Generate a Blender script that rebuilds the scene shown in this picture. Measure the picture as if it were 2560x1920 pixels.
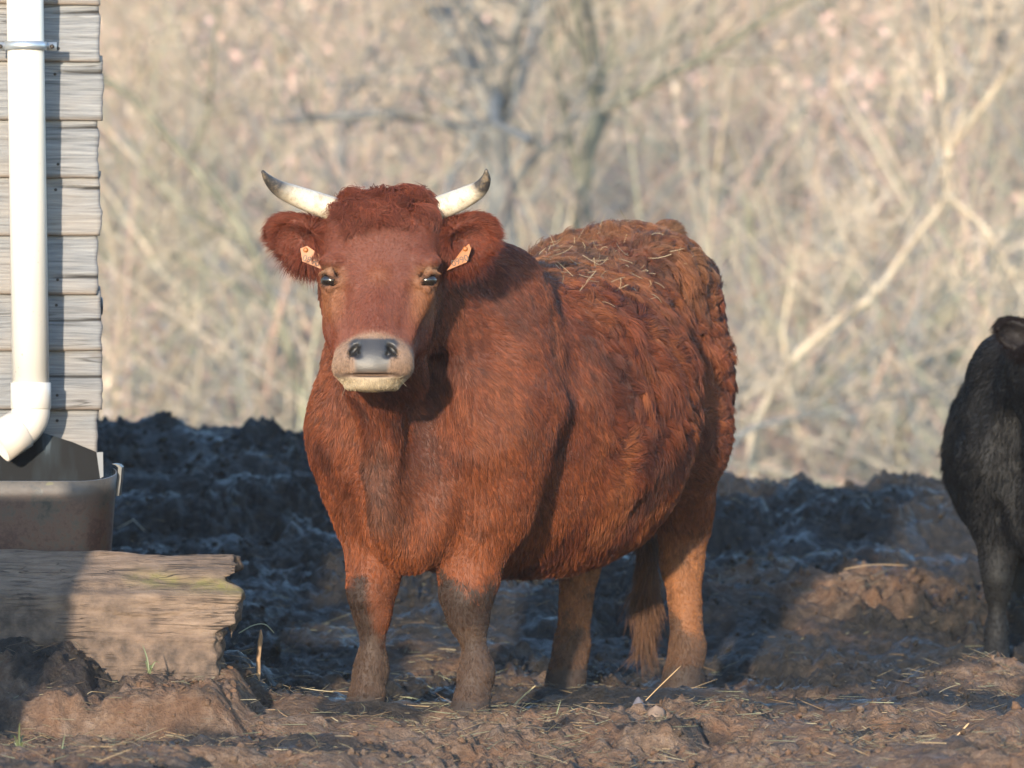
import bpy, math, random
import numpy as np

# ------------------------------------------------------------------ camera, sky, sun, exposure
scene = bpy.context.scene
for o in list(bpy.data.objects):
    bpy.data.objects.remove(o)
COL = scene.collection
RAD = math.radians

CAM_H = 1.10
cam_data = bpy.data.cameras.new('camera')
cam_data.sensor_width = 36.0
cam_data.lens = 12600.0 / 2560.0 * 36.0
cam_data.clip_start = 0.1
cam_data.clip_end = 2000.0
cam_data.dof.use_dof = True
cam_data.dof.focus_distance = 13.75
cam_data.dof.aperture_fstop = 4.3
cam = bpy.data.objects.new('camera', cam_data)
COL.objects.link(cam)
cam.location = (0.0, 0.0, CAM_H)
cam.rotation_euler = (RAD(90.0) - math.atan(165.0 / 12600.0), 0.0, 0.0)
scene.camera = cam

SUN_EL, SUN_AZ = 10.0, 12.0      # the sun stands low behind the camera, to its left
world = bpy.data.worlds.new('World')
scene.world = world
world.use_nodes = True
wn = world.node_tree
bg = wn.nodes['Background']
sky = wn.nodes.new('ShaderNodeTexSky')
sky.sky_type = 'NISHITA'
sky.sun_disc = False
sky.sun_elevation = RAD(SUN_EL)
sky.sun_rotation = RAD(180.0 + SUN_AZ)
sky.air_density = 1.0
sky.dust_density = 0.2
sky.ozone_density = 2.6
wn.links.new(sky.outputs[0], bg.inputs[0])
bg.inputs[1].default_value = 0.15

sun_data = bpy.data.lights.new('sun', 'SUN')
sun_data.energy = 2.25
sun_data.angle = RAD(1.4)
sun_data.color = (1.0, 0.86, 0.67)
sun = bpy.data.objects.new('sun', sun_data)
COL.objects.link(sun)
_e, _a = RAD(SUN_EL), RAD(SUN_AZ)
SUN_TO = np.array([math.sin(_a) * math.cos(_e), math.cos(_a) * math.cos(_e), -math.sin(_e)])
from mathutils import Vector, Matrix
sun.rotation_euler = Vector(SUN_TO).to_track_quat('-Z', 'Y').to_euler()
sun.location = (-8, -20, 8)

vs = scene.view_settings
vs.view_transform = 'Standard'
vs.look = 'None'
vs.gamma = 1.0
vs.use_curve_mapping = False
vs.exposure = 2.0
scene.render.engine = 'CYCLES'
scene.cycles.use_denoising = True
scene.cycles.max_bounces = 6
scene.cycles.diffuse_bounces = 3
scene.cycles.glossy_bounces = 3
scene.cycles.transparent_max_bounces = 8

# ------------------------------------------------------------------ helpers
rng = np.random.default_rng(7)
random.seed(7)

def _hash(ix, iy, iz, s):
    h = (ix.astype(np.int64) * 374761393 + iy.astype(np.int64) * 668265263 + iz.astype(np.int64) * 2147483647 + s * 1274126177) & 0xFFFFFFFF
    h = ((h ^ (h >> 13)) * 1274126177) & 0xFFFFFFFF
    h = h ^ (h >> 16)
    return (h & 0xFFFF).astype(np.float32) / 65535.0

def vnoise(x, y, z, s=0):
    """value noise in [-1, 1]"""
    x, y, z = np.broadcast_arrays(np.asarray(x, np.float32), np.asarray(y, np.float32), np.asarray(z, np.float32))
    fx, fy, fz = np.floor(x), np.floor(y), np.floor(z)
    tx, ty, tz = x - fx, y - fy, z - fz
    ux, uy, uz = [t * t * t * (t * (t * 6 - 15) + 10) for t in (tx, ty, tz)]
    ix, iy, iz = fx.astype(np.int64), fy.astype(np.int64), fz.astype(np.int64)
    def c(a, b, d): return _hash(ix + a, iy + b, iz + d, s)
    r = 0
    for a in (0, 1):
        wa = ux if a else 1 - ux
        for b in (0, 1):
            wb = uy if b else 1 - uy
            for d in (0, 1):
                wd = uz if d else 1 - uz
                r = r + wa * wb * wd * c(a, b, d)
    return r * 2 - 1

def fbm(x, y, z, oct=4, s=0, gain=0.5, lac=2.03):
    r, a, f = 0, 1.0, 1.0
    for i in range(oct):
        r = r + a * vnoise(np.asarray(x) * f + 17.3 * i, np.asarray(y) * f - 9.1 * i, np.asarray(z) * f + 3.7 * i, s + i)
        a *= gain; f *= lac
    return r

def smooth01(x, a, b):
    t = np.clip((x - a) / (b - a), 0, 1)
    return t * t * (3 - 2 * t)

def mesh_obj(name, verts, faces, mat=None, parent=None, smooth=True, mats=None, fmat=None):
    me = bpy.data.meshes.new(name)
    verts = np.asarray(verts, np.float32).reshape(-1, 3)
    if isinstance(faces, np.ndarray):
        n, k = faces.shape
        me.vertices.add(len(verts)); me.vertices.foreach_set('co', verts.ravel())
        me.loops.add(n * k); me.loops.foreach_set('vertex_index', faces.astype(np.int32).ravel())
        me.polygons.add(n); me.polygons.foreach_set('loop_start', np.arange(0, n * k, k, dtype=np.int32))
        me.update(calc_edges=True)
    else:
        me.from_pydata(verts.tolist(), [], [list(f) for f in faces])
        me.update()
    for m in (mats or ([mat] if mat else [])):
        me.materials.append(m)
    if fmat is not None:
        me.polygons.foreach_set('material_index', np.asarray(fmat, np.int32))
    if smooth:
        me.polygons.foreach_set('use_smooth', np.ones(len(me.polygons), bool))
    o = bpy.data.objects.new(name, me)
    COL.objects.link(o)
    if parent is not None:
        o.parent = parent
    return o

def empty(name, loc=(0, 0, 0)):
    o = bpy.data.objects.new(name, None)
    o.empty_display_size = 0.1
    o.location = loc
    COL.objects.link(o)
    return o

def tag(o, label=None, cat=None, group=None, kind=None):
    if label: o['label'] = label
    if cat: o['category'] = cat
    if group: o['group'] = group
    if kind: o['kind'] = kind
    return o

def add_color(me, name, cols):
    a = me.attributes.new(name, 'FLOAT_COLOR', 'POINT')
    c = np.ones((len(cols), 4), np.float32); c[:, :3] = cols
    a.data.foreach_set('color', c.ravel())

def add_float(me, name, vals):
    a = me.attributes.new(name, 'FLOAT', 'POINT')
    a.data.foreach_set('value', np.asarray(vals, np.float32))

class NT:
    """tiny node helper"""
    def __init__(self, name, **kw):
        self.m = bpy.data.materials.new(name)
        self.m.use_nodes = True
        self.t = self.m.node_tree
        self.b = self.t.nodes['Principled BSDF']
        for k, v in kw.items():
            self.set(k.replace('_', ' '), v)
    def set(self, k, v):
        i = self.b.inputs[k]
        if hasattr(v, 'is_output') or isinstance(v, bpy.types.NodeSocket):
            self.t.links.new(v, i)
        elif isinstance(v, tuple) and len(v) == 3:
            i.default_value = (*v, 1.0)
        else:
            i.default_value = v
    def n(self, typ, ins=None, **props):
        nd = self.t.nodes.new(typ)
        for k, v in props.items():
            setattr(nd, k, v)
        for k, v in (ins or {}).items():
            i = nd.inputs[k]
            if isinstance(v, bpy.types.NodeSocket):
                self.t.links.new(v, i)
            elif isinstance(v, tuple) and len(v) == 3 and i.type == 'RGBA':
                i.default_value = (*v, 1.0)
            else:
                i.default_value = v
        return nd
    def attr(self, name, out='Color'):
        nd = self.n('ShaderNodeAttribute'); nd.attribute_name = name
        return nd.outputs[out]
    def coord(self, out='Object'):
        return self.n('ShaderNodeTexCoord').outputs[out]
    def mapping(self, vec, scale=(1, 1, 1), loc=(0, 0, 0)):
        return self.n('ShaderNodeMapping', {'Vector': vec, 'Scale': scale, 'Location': loc}).outputs[0]
    def noise(self, vec=None, scale=5.0, detail=4.0, rough=0.55, dist=0.0, out=0):
        d = {'Scale': scale, 'Detail': detail, 'Roughness': rough, 'Distortion': dist}
        if vec is not None: d['Vector'] = vec
        return self.n('ShaderNodeTexNoise', d).outputs[out]
    def ramp(self, fac, stops):
        nd = self.n('ShaderNodeValToRGB', {'Fac': fac})
        el = nd.color_ramp.elements
        while len(el) > 1: el.remove(el[-1])
        el[0].position = stops[0][0]; el[0].color = (*stops[0][1], 1)
        for p, c in stops[1:]:
            e = el.new(p); e.color = (*c, 1)
        return nd.outputs[0]
    def mix(self, fac, a, b, mode='MIX'):
        nd = self.t.nodes.new('ShaderNodeMix'); nd.data_type = 'RGBA'; nd.blend_type = mode
        for i, v in ((0, fac), (6, a), (7, b)):
            if isinstance(v, bpy.types.NodeSocket): self.t.links.new(v, nd.inputs[i])
            elif isinstance(v, tuple): nd.inputs[i].default_value = (*v, 1.0)
            else: nd.inputs[i].default_value = v
        return nd.outputs[2]
    def math(self, op, a, b=0.0, clamp=False):
        nd = self.t.nodes.new('ShaderNodeMath'); nd.operation = op; nd.use_clamp = clamp
        for i, v in ((0, a), (1, b)):
            if isinstance(v, bpy.types.NodeSocket): self.t.links.new(v, nd.inputs[i])
            else: nd.inputs[i].default_value = v
        return nd.outputs[0]
    def bump(self, h, strength=0.5, dist=0.01):
        self.set('Normal', self.n('ShaderNodeBump', {'Height': h, 'Strength': strength, 'Distance': dist}).outputs[0])

def px(u, v, d):
    """a photograph pixel at distance d, as a point of the place (used to lay things out in metres)"""
    return np.array([(u - 1280.0) * d / 12600.0, d, CAM_H - (v - 795.0) * d / 12600.0])

class Field:
    """signed distances on a tensor grid, meshed with surface nets"""
    def __init__(self, xs, ys, zs):
        self.ax = [np.asarray(a, np.float32) for a in (xs, ys, zs)]
        self.F = np.full([len(a) for a in self.ax], 0.5, np.float32)
    def region(self, lo, hi, pad):
        sl = []
        for a, l, h in zip(self.ax, lo, hi):
            i0 = max(int(np.searchsorted(a, l - pad)) - 1, 0); i1 = min(int(np.searchsorted(a, h + pad)) + 1, len(a))
            sl.append(slice(i0, max(i1, i0 + 1)))
        X = self.ax[0][sl[0]][:, None, None]; Y = self.ax[1][sl[1]][None, :, None]; Z = self.ax[2][sl[2]][None, None, :]
        return tuple(sl), X, Y, Z
    def add(self, sl, d, k):
        a = self.F[sl]
        h = np.maximum(k - np.abs(a - d), 0) / k
        self.F[sl] = np.minimum(a, d) - h * h * k * 0.25
    def cut(self, sl, d, k):
        a = self.F[sl]; b = -d
        h = np.maximum(k - np.abs(a - b), 0) / k
        self.F[sl] = np.maximum(a, b) + h * h * k * 0.25
    def cone(self, a, b, ra, rb, k=0.05, cut=False):
        a = np.asarray(a, np.float32); b = np.asarray(b, np.float32)
        R = max(ra, rb)
        sl, X, Y, Z = self.region(np.minimum(a, b) - R, np.maximum(a, b) + R, 0.12)
        ab = b - a; L2 = float(ab @ ab) + 1e-9
        t = np.clip(((X - a[0]) * ab[0] + (Y - a[1]) * ab[1] + (Z - a[2]) * ab[2]) / L2, 0, 1)
        d = np.sqrt((X - a[0] - t * ab[0]) ** 2 + (Y - a[1] - t * ab[1]) ** 2 + (Z - a[2] - t * ab[2]) ** 2) - (ra + t * (rb - ra))
        (self.cut if cut else self.add)(sl, d, k)
    def ell(self, c, r, M=None, k=0.05, cut=False):
        """ellipsoid with radii r along the rows of M"""
        c = np.asarray(c, np.float32); M = np.eye(3) if M is None else np.asarray(M)
        R = max(r)
        sl, X, Y, Z = self.region(c - R, c + R, 0.12)
        q = [(X - c[0]) * M[i][0] + (Y - c[1]) * M[i][1] + (Z - c[2]) * M[i][2] for i in range(3)]
        k0 = np.sqrt(sum((q[i] / r[i]) ** 2 for i in range(3))); k1 = np.sqrt(sum((q[i] / r[i] ** 2) ** 2 for i in range(3))) + 1e-6
        d = k0 * (k0 - 1) / k1
        (self.cut if cut else self.add)(sl, d, k)
    def mesh(self):
        F = self.F; S = F < 0
        nx, ny, nz = F.shape
        c = np.zeros((nx - 1, ny - 1, nz - 1), np.uint8)
        for a in (0, 1):
            for b in (0, 1):
                for d in (0, 1):
                    c += S[a:nx - 1 + a, b:ny - 1 + b, d:nz - 1 + d]
        act = (c > 0) & (c < 8)
        idx = np.full(act.shape, -1, np.int64)
        I = np.argwhere(act); idx[act] = np.arange(len(I))
        acc = np.zeros((len(I), 3)); cnt = np.zeros(len(I))
        for ax in range(3):
            o1, o2 = [(1, 2), (0, 2), (0, 1)][ax]
            for p in (0, 1):
                for q in (0, 1):
                    A = I.copy(); A[:, o1] += p; A[:, o2] += q
                    B = A.copy(); B[:, ax] += 1
                    fa = F[A[:, 0], A[:, 1], A[:, 2]]; fb = F[B[:, 0], B[:, 1], B[:, 2]]
                    m = (fa < 0) != (fb < 0)
                    t = np.where(m, fa / np.where(m, fa - fb, 1), 0)
                    P = A.astype(float); P[:, ax] += t
                    acc[m] += P[m]; cnt[m] += 1
        P = acc / cnt[:, None]
        V = np.stack([np.interp(P[:, i], np.arange(len(self.ax[i])), self.ax[i]) for i in range(3)], 1)
        quads = []
        for ax in range(3):
            o1, o2 = [(1, 2), (2, 0), (0, 1)][ax]
            s0 = [slice(None)] * 3; s1 = [slice(None)] * 3
            s0[ax] = slice(0, -1); s1[ax] = slice(1, None)
            E = np.argwhere(S[tuple(s0)] != S[tuple(s1)])
            ok = (E[:, o1] > 0) & (E[:, o2] > 0) & (E[:, o1] < F.shape[o1] - 1) & (E[:, o2] < F.shape[o2] - 1)
            E = E[ok]
            inside = S[E[:, 0], E[:, 1], E[:, 2]]
            def cell(d1, d2):
                C = E.copy(); C[:, o1] += d1; C[:, o2] += d2
                return idx[C[:, 0], C[:, 1], C[:, 2]]
            q = np.stack([cell(-1, -1), cell(0, -1), cell(0, 0), cell(-1, 0)], 1)
            q[~inside] = q[~inside][:, ::-1]
            quads.append(q)
        return V, np.concatenate(quads).astype(np.int32)

def spline(xs, ys, n=400):
    """smooth (monotone-ish Catmull-Rom) curve through points, as a dense table"""
    xs = np.asarray(xs, float); ys = np.asarray(ys, float)
    m = np.gradient(ys, xs)
    T = np.linspace(xs[0], xs[-1], n)
    i = np.clip(np.searchsorted(xs, T) - 1, 0, len(xs) - 2)
    h = xs[i + 1] - xs[i]; t = (T - xs[i]) / h
    Y = (2 * t**3 - 3 * t**2 + 1) * ys[i] + (t**3 - 2 * t**2 + t) * h * m[i] + (-2 * t**3 + 3 * t**2) * ys[i + 1] + (t**3 - t**2) * h * m[i + 1]
    return T, Y

def axis(segments):
    """grid lines from (start, end, step) runs"""
    out = []
    for a, b, s in segments:
        n = max(int(round((b - a) / s)), 1)
        out.extend(np.linspace(a, b, n, endpoint=False).tolist())
    out.append(segments[-1][1])
    return np.array(out, np.float32)
# ------------------------------------------------------------------ the cows
BS, BC = math.sin(RAD(26.5)), math.cos(RAD(26.5))
BODY_M = np.array([[BS, BC, 0], [BC, -BS, 0], [0, 0, 1.0]])   # rows: backwards, cow's left, up
HEAD = np.array([-0.115, -0.55, 1.20])

def bw(t, l, z):
    return np.array([BS * t + BC * l, BC * t - BS * l, z])

def hd(x, y, z):
    return HEAD + np.array([x + 0.062 * z - 0.004, y, z])

def cow_field():
    fld = Field(axis([(-0.80, -0.40, 0.013), (-0.40, 0.29, 0.006), (0.29, 1.25, 0.013)]),
                axis([(-0.84, -0.28, 0.006), (-0.28, 1.85, 0.013)]),
                axis([(-0.06, 0.86, 0.013), (0.86, 1.50, 0.006)]))
    # --- trunk, lofted along the spine
    T = [-0.30, -0.20, -0.08, 0.05, 0.20, 0.40, 0.65, 0.90, 1.10, 1.28, 1.44, 1.56, 1.66]
    top = [0.98, 1.12, 1.23, 1.285, 1.285, 1.255, 1.255, 1.290, 1.345, 1.385, 1.36, 1.30, 1.23]
    bot = [0.66, 0.54, 0.45, 0.40, 0.385, 0.37, 0.36, 0.385, 0.49, 0.66, 0.78, 0.90, 1.02]
    wid = [0.09, 0.145, 0.205, 0.255, 0.305, 0.375, 0.430, 0.400, 0.305, 0.25, 0.225, 0.19, 0.12]
    mid = [0.80, 0.80, 0.82, 0.84, 0.84, 0.82, 0.80, 0.82, 0.92, 1.02, 1.08, 1.10, 1.12]
    tt, s_top = spline(T, top); _, s_bot = spline(T, bot); _, s_w = spline(T, wid); _, s_m = spline(T, mid)
    sl, X, Y, Z = fld.region((-0.8, -0.6, 0.3), (1.25, 1.85, 1.5), 0.1)
    t = X * BS + Y * BC; l = X * BC - Y * BS
    tc = np.clip(t, T[0], T[-1])
    f = lambda s: np.interp(tc, tt, s).astype(np.float32)
    a, zm, zt, zb = f(s_w), f(s_m), f(s_top), f(s_bot)
    up = Z > zm
    b = np.where(up, zt - zm, zm - zb)
    rho = (np.abs(l / a) ** 2.15 + np.abs((Z - zm) / b) ** 2.05) ** (1 / 2.1)
    d = (rho - 1) * np.minimum(a, b) * 0.92
    dt = t - tc
    d = np.where(np.abs(dt) > 1e-6, np.sqrt(np.maximum(d, 0) ** 2 + dt ** 2), d)
    fld.add(sl, d.astype(np.float32), 0.05)
    E, C = fld.ell, fld.cone
    for s in (-1, 1):
        # shoulder blade, point of shoulder, upper arm
        E(bw(0.10, s * 0.20, 1.02), (0.17, 0.12, 0.28), BODY_M, 0.10)
        E(bw(0.05, s * 0.225, 0.83), (0.16, 0.13, 0.24), BODY_M, 0.08)
        E(bw(-0.09, s * 0.205, 0.80), (0.085, 0.085, 0.14), BODY_M, 0.10)
        C(bw(-0.03, s * 0.225, 0.78), bw(0.03, s * 0.205, 0.58), 0.11, 0.10, 0.06)
        # fore leg
        k_, h_ = (0.115, 0.140) if s > 0 else (-0.185, -0.190)
        kr = 0.072 if s > 0 else 0.064
        C(bw(0.03, s * 0.200, 0.62), bw(0.03, k_, 0.37), 0.102, kr, 0.05)
        C(bw(0.03, k_, 0.38), bw(0.02, k_, 0.28), kr, kr - 0.012, 0.04)
        E(bw(-0.012, k_, 0.335), (0.050, kr * 0.86, 0.060), BODY_M, 0.03)
        E(bw(0.02, h_, 0.105), (0.045, 0.042, 0.032), BODY_M, 0.03)
        C(bw(0.025, k_, 0.29), bw(0.03, h_, 0.13), 0.036, 0.034, 0.04)
        C(bw(0.03, h_, 0.135), bw(0.0, h_, 0.05), 0.040, 0.046, 0.03)
        C(bw(0.0, h_, 0.05), bw(-0.035, h_, -0.03), 0.050, 0.064, 0.015)
        # haunch
        E(bw(1.34, s * 0.135, 0.98), (0.23, 0.12, 0.33), BODY_M, 0.09)
        E(bw(1.20, s * 0.17, 1.235), (0.11, 0.07, 0.07), BODY_M, 0.09)
        E(bw(1.60, s * 0.09, 1.24), (0.07, 0.06, 0.06), BODY_M, 0.07)
        rt = 0.0 if s > 0 else -0.13
        q_ = 0.125 if s > 0 else -0.155
        f_ = 0.160 if s > 0 else -0.165
        C(bw(1.34, s * 0.145, 0.90), bw(1.26, s * 0.185, 0.72), 0.165, 0.14, 0.09)
        C(bw(1.28 + rt * .3, s * 0.195, 0.74), bw(1.43 + rt, q_, 0.47), 0.14, 0.075, 0.06)
        C(bw(1.445 + rt, q_, 0.49), bw(1.425 + rt, q_, 0.36), 0.070, 0.060, 0.04)
        C(bw(1.425 + rt, q_, 0.37), bw(1.395 + rt, f_, 0.10), 0.056, 0.046, 0.04)
        C(bw(1.39 + rt, f_, 0.11), bw(1.355 + rt, f_, 0.02), 0.052, 0.056, 0.03)
        C(bw(1.355 + rt, f_, 0.02), bw(1.33 + rt, f_, -0.04), 0.057, 0.066, 0.02)
    E(bw(0.98, 0.0, 0.47), (0.14, 0.13, 0.09), BODY_M, 0.06)
    # brisket with its fold, dewlap
    E(bw(-0.13, 0.0, 0.60), (0.14, 0.115, 0.20), BODY_M, 0.07)
    for s in (-1, 1):
        C(hd(s * 0.06, 0.10, -0.19), bw(-0.16, s * 0.10, 0.78), 0.045, 0.045, 0.05)
    C(bw(-0.285, 0.02, 0.80), bw(-0.24, 0.0, 0.54), 0.036, 0.050, 0.08)
    C(hd(0.0, 0.10, -0.20), bw(-0.29, 0.02, 0.80), 0.055, 0.045, 0.08)
    # neck
    C(bw(0.18, 0.0, 1.09), hd(0.0, 0.24, 0.02), 0.20, 0.155, 0.10)
    C(bw(0.02, 0.0, 0.95), hd(0.0, 0.22, -0.06), 0.215, 0.14, 0.10)
    C(bw(0.26, 0.0, 1.18), hd(0.01, 0.24, 0.07), 0.09, 0.10, 0.08)
    for s in (-1, 1):
        C(bw(-0.235, s * 0.125, 0.96), bw(-0.245, s * 0.115, 0.50), 0.060, 0.065, 0.06, cut=True)   # furrows beside the dewlap
    # tail
    tl = [(1.60, 0, 1.36, .045), (1.69, 0, 1.27, .035), (1.72, -0.01, 1.05, .028), (1.70, -0.03, 0.80, .022), (1.64, -0.06, 0.58, .022), (1.62, -0.08, 0.42, .022), (1.615, -0.08, 0.26, .020), (1.61, -0.085, 0.12, .014)]
    for p, q in zip(tl[:-1], tl[1:]):
        C(bw(*p[:3]), bw(*q[:3]), p[3], q[3], 0.03)
    # --- head, lofted from poll to lip
    zz = [-0.275, -0.245, -0.20, -0.16, -0.12, -0.06, 0.0, 0.08, 0.15, 0.19, 0.212]
    hw = [0.060, 0.090, 0.091, 0.083, 0.088, 0.118, 0.146, 0.150, 0.146, 0.130, 0.090]
    hf = [-0.178, -0.192, -0.190, -0.168, -0.136, -0.104, -0.076, -0.050, -0.025, 0.005, 0.04]
    hb = [-0.050, -0.02, 0.00, 0.05, 0.12, 0.17, 0.20, 0.22, 0.22, 0.20, 0.16]
    tz, sw = spline(zz, hw); _, sf = spline(zz, hf); _, sb = spline(zz, hb)
    sl, X, Y, Z = fld.region(HEAD + np.array([-.2, -.22, -.32]), HEAD + np.array([.2, .26, .28]), 0.08)
    z = Z - HEAD[2]; zc = np.clip(z, zz[0], zz[-1])
    x = X - HEAD[0] - 0.062 * z + 0.004; y = Y - HEAD[1]
    w = np.interp(zc, tz, sw); yf = np.interp(zc, tz, sf); yb = np.interp(zc, tz, sb)
    cy = (yf + yb) / 2; hb_ = (yb - yf) / 2
    pe = np.interp(zc, [-0.28, -0.19, -0.13, -0.06, 0.02, 0.08], [2.0, 2.15, 1.9, 1.7, 2.1, 2.7]).astype(np.float32)
    rho = (np.abs(x / w) ** pe + np.abs((y - cy) / hb_) ** pe) ** (1 / pe)
    d = (rho - 1) * np.minimum(w, hb_)
    dz = z - zc
    d = np.where(np.abs(dz) > 1e-6, np.sqrt(np.maximum(d, 0) ** 2 + dz ** 2), d) - 0.010
    fld.add(sl, d.astype(np.float32), 0.04)
    for s in (-1, 1):
        E(hd(s * 0.090, 0.090, -0.075), (0.052, 0.10, 0.105), None, 0.05)      # cheek
        C(hd(s * 0.085, 0.07, -0.13), hd(s * 0.045, -0.09, -0.235), 0.045, 0.034, 0.05)
        E(hd(s * 0.128, -0.036, 0.050), (0.034, 0.040, 0.020), None, 0.03)      # brow
        C(hd(s * 0.115, -0.035, -0.03), hd(s * 0.082, -0.08, -0.125), 0.030, 0.020, 0.05)   # cheek bone
        E(hd(s * 0.132, -0.062, 0.001), (0.030, 0.026, 0.024), None, 0.012, cut=True)
        C(hd(s * 0.103, -0.076, -0.012), hd(s * 0.130, -0.073, 0.0215), 0.005, 0.0075, 0.012)   # upper lid
        C(hd(s * 0.130, -0.073, 0.0215), hd(s * 0.154, -0.046, 0.019), 0.0075, 0.006, 0.012)
        C(hd(s * 0.103, -0.076, -0.016), hd(s * 0.128, -0.071, -0.0215), 0.005, 0.0055, 0.012)  # lower lid
        C(hd(s * 0.128, -0.071, -0.0215), hd(s * 0.152, -0.046, -0.008), 0.0055, 0.005, 0.012)
        E(hd(s * 0.062, -0.150, -0.214), (0.038, 0.045, 0.038), None, 0.03)     # upper lip
        # ear: a cupped disc on a short stalk
        ax = np.array([s * 0.93, 0.10, 0.30]); ax /= np.linalg.norm(ax)
        nz = np.array([-s * 0.10, 1.0, 0.12]); nz -= ax * (nz @ ax); nz /= np.linalg.norm(nz)
        up_ = np.cross(nz, ax) * (1 if s > 0 else -1)
        M = np.array([ax, nz, up_])
        if M[2][2] < 0: M[2] = -M[2]
        ec = hd(s * 0.222, 0.085, 0.106)
        C(hd(s * 0.13, 0.085, 0.085), ec - ax * 0.03, 0.042, 0.046, 0.03)
        E(ec - ax * 0.012, (0.070, 0.032, 0.064), M, 0.03)
        E(ec + ax * 0.042 + M[2] * 0.012, (0.048, 0.024, 0.046), M, 0.03)
        E(ec + M[1] * -0.036 + ax * 0.016, (0.066, 0.040, 0.046), M, 0.015, cut=True)
    C(hd(0.0, -0.06, 0.0), hd(0.0, -0.135, -0.13), 0.030, 0.026, 0.03)
    for s in (-1, 1):
        C(hd(s * 0.075, -0.055, -0.005), hd(s * 0.052, -0.125, -0.13), 0.024, 0.022, 0.03)   # bridge of the nose
    for s in (-1, 1):
        C(hd(s * 0.092, -0.100, -0.035), hd(s * 0.080, -0.140, -0.115), 0.020, 0.022, 0.04, cut=True)
    E(hd(0.0, -0.135, -0.268), (0.052, 0.055, 0.024), None, 0.02)               # chin
    for s in (-1, 1):
        an = RAD(48.0) * s
        M = np.array([[math.cos(an), 0, -math.sin(an)], [0, 1, 0], [math.sin(an), 0, math.cos(an)]])
        E(hd(s * 0.050, -0.190, -0.183), (0.024, 0.032, 0.0105), M, 0.008, cut=True)
        E(hd(s * 0.040, -0.200, -0.196), (0.009, 0.026, 0.008), None, 0.006, cut=True)
    E(hd(0.0, -0.205, -0.2495), (0.085, 0.035, 0.0045), None, 0.006, cut=True)  # mouth
    # bulges and hollows of muscle and of the shaggy winter coat
    sl, X, Y, Z = fld.region((-0.8, -0.45, 0.3), (1.25, 1.85, 1.5), 0.02)
    X_, Y_, Z_ = np.broadcast_arrays(X, Y, Z)
    near = np.abs(fld.F[sl]) < 0.05
    t = (X_ * BS + Y_ * BC)[near]; l = (X_ * BC - Y_ * BS)[near]; zz_ = Z_[near]
    sh = smooth01(t, 0.2, 0.6)
    dd = 0.009 * fbm(t * 6, l * 6, zz_ * 6, 2, 11) + (0.002 + 0.003 * sh) * fbm(t * 13, l * 13, zz_ * 9, 3, 23)
    hx = np.sqrt((X_[near] - HEAD[0]) ** 2 + (Y_[near] - HEAD[1]) ** 2 + (zz_ - HEAD[2]) ** 2)
    dd = dd * smooth01(hx, 0.30, 0.45) * smooth01(zz_, 0.3, 0.6)
    reg = fld.F[sl]; reg[near] += dd.astype(np.float32); fld.F[sl] = reg
    return fld

cow_V, cow_Q = cow_field().mesh()
def region_masks(V):
    """soft masks that say where on the animal a point lies"""
    x, y, z = V[:, 0], V[:, 1], V[:, 2]
    t = x * BS + y * BC; l = x * BC - y * BS
    hz = z - HEAD[2]; hx = x - HEAD[0] - 0.062 * hz + 0.004; hy = y - HEAD[1]
    head = (1 - smooth01(hy, 0.10, 0.22)) * (1 - smooth01(hy + 0.5 * (-hz - 0.25), 0.02, 0.10)) * (np.abs(hx) < 0.34)
    head = head * smooth01(hz, -0.33, -0.28)
    return t, l, z, hx, hy, hz, head

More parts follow.
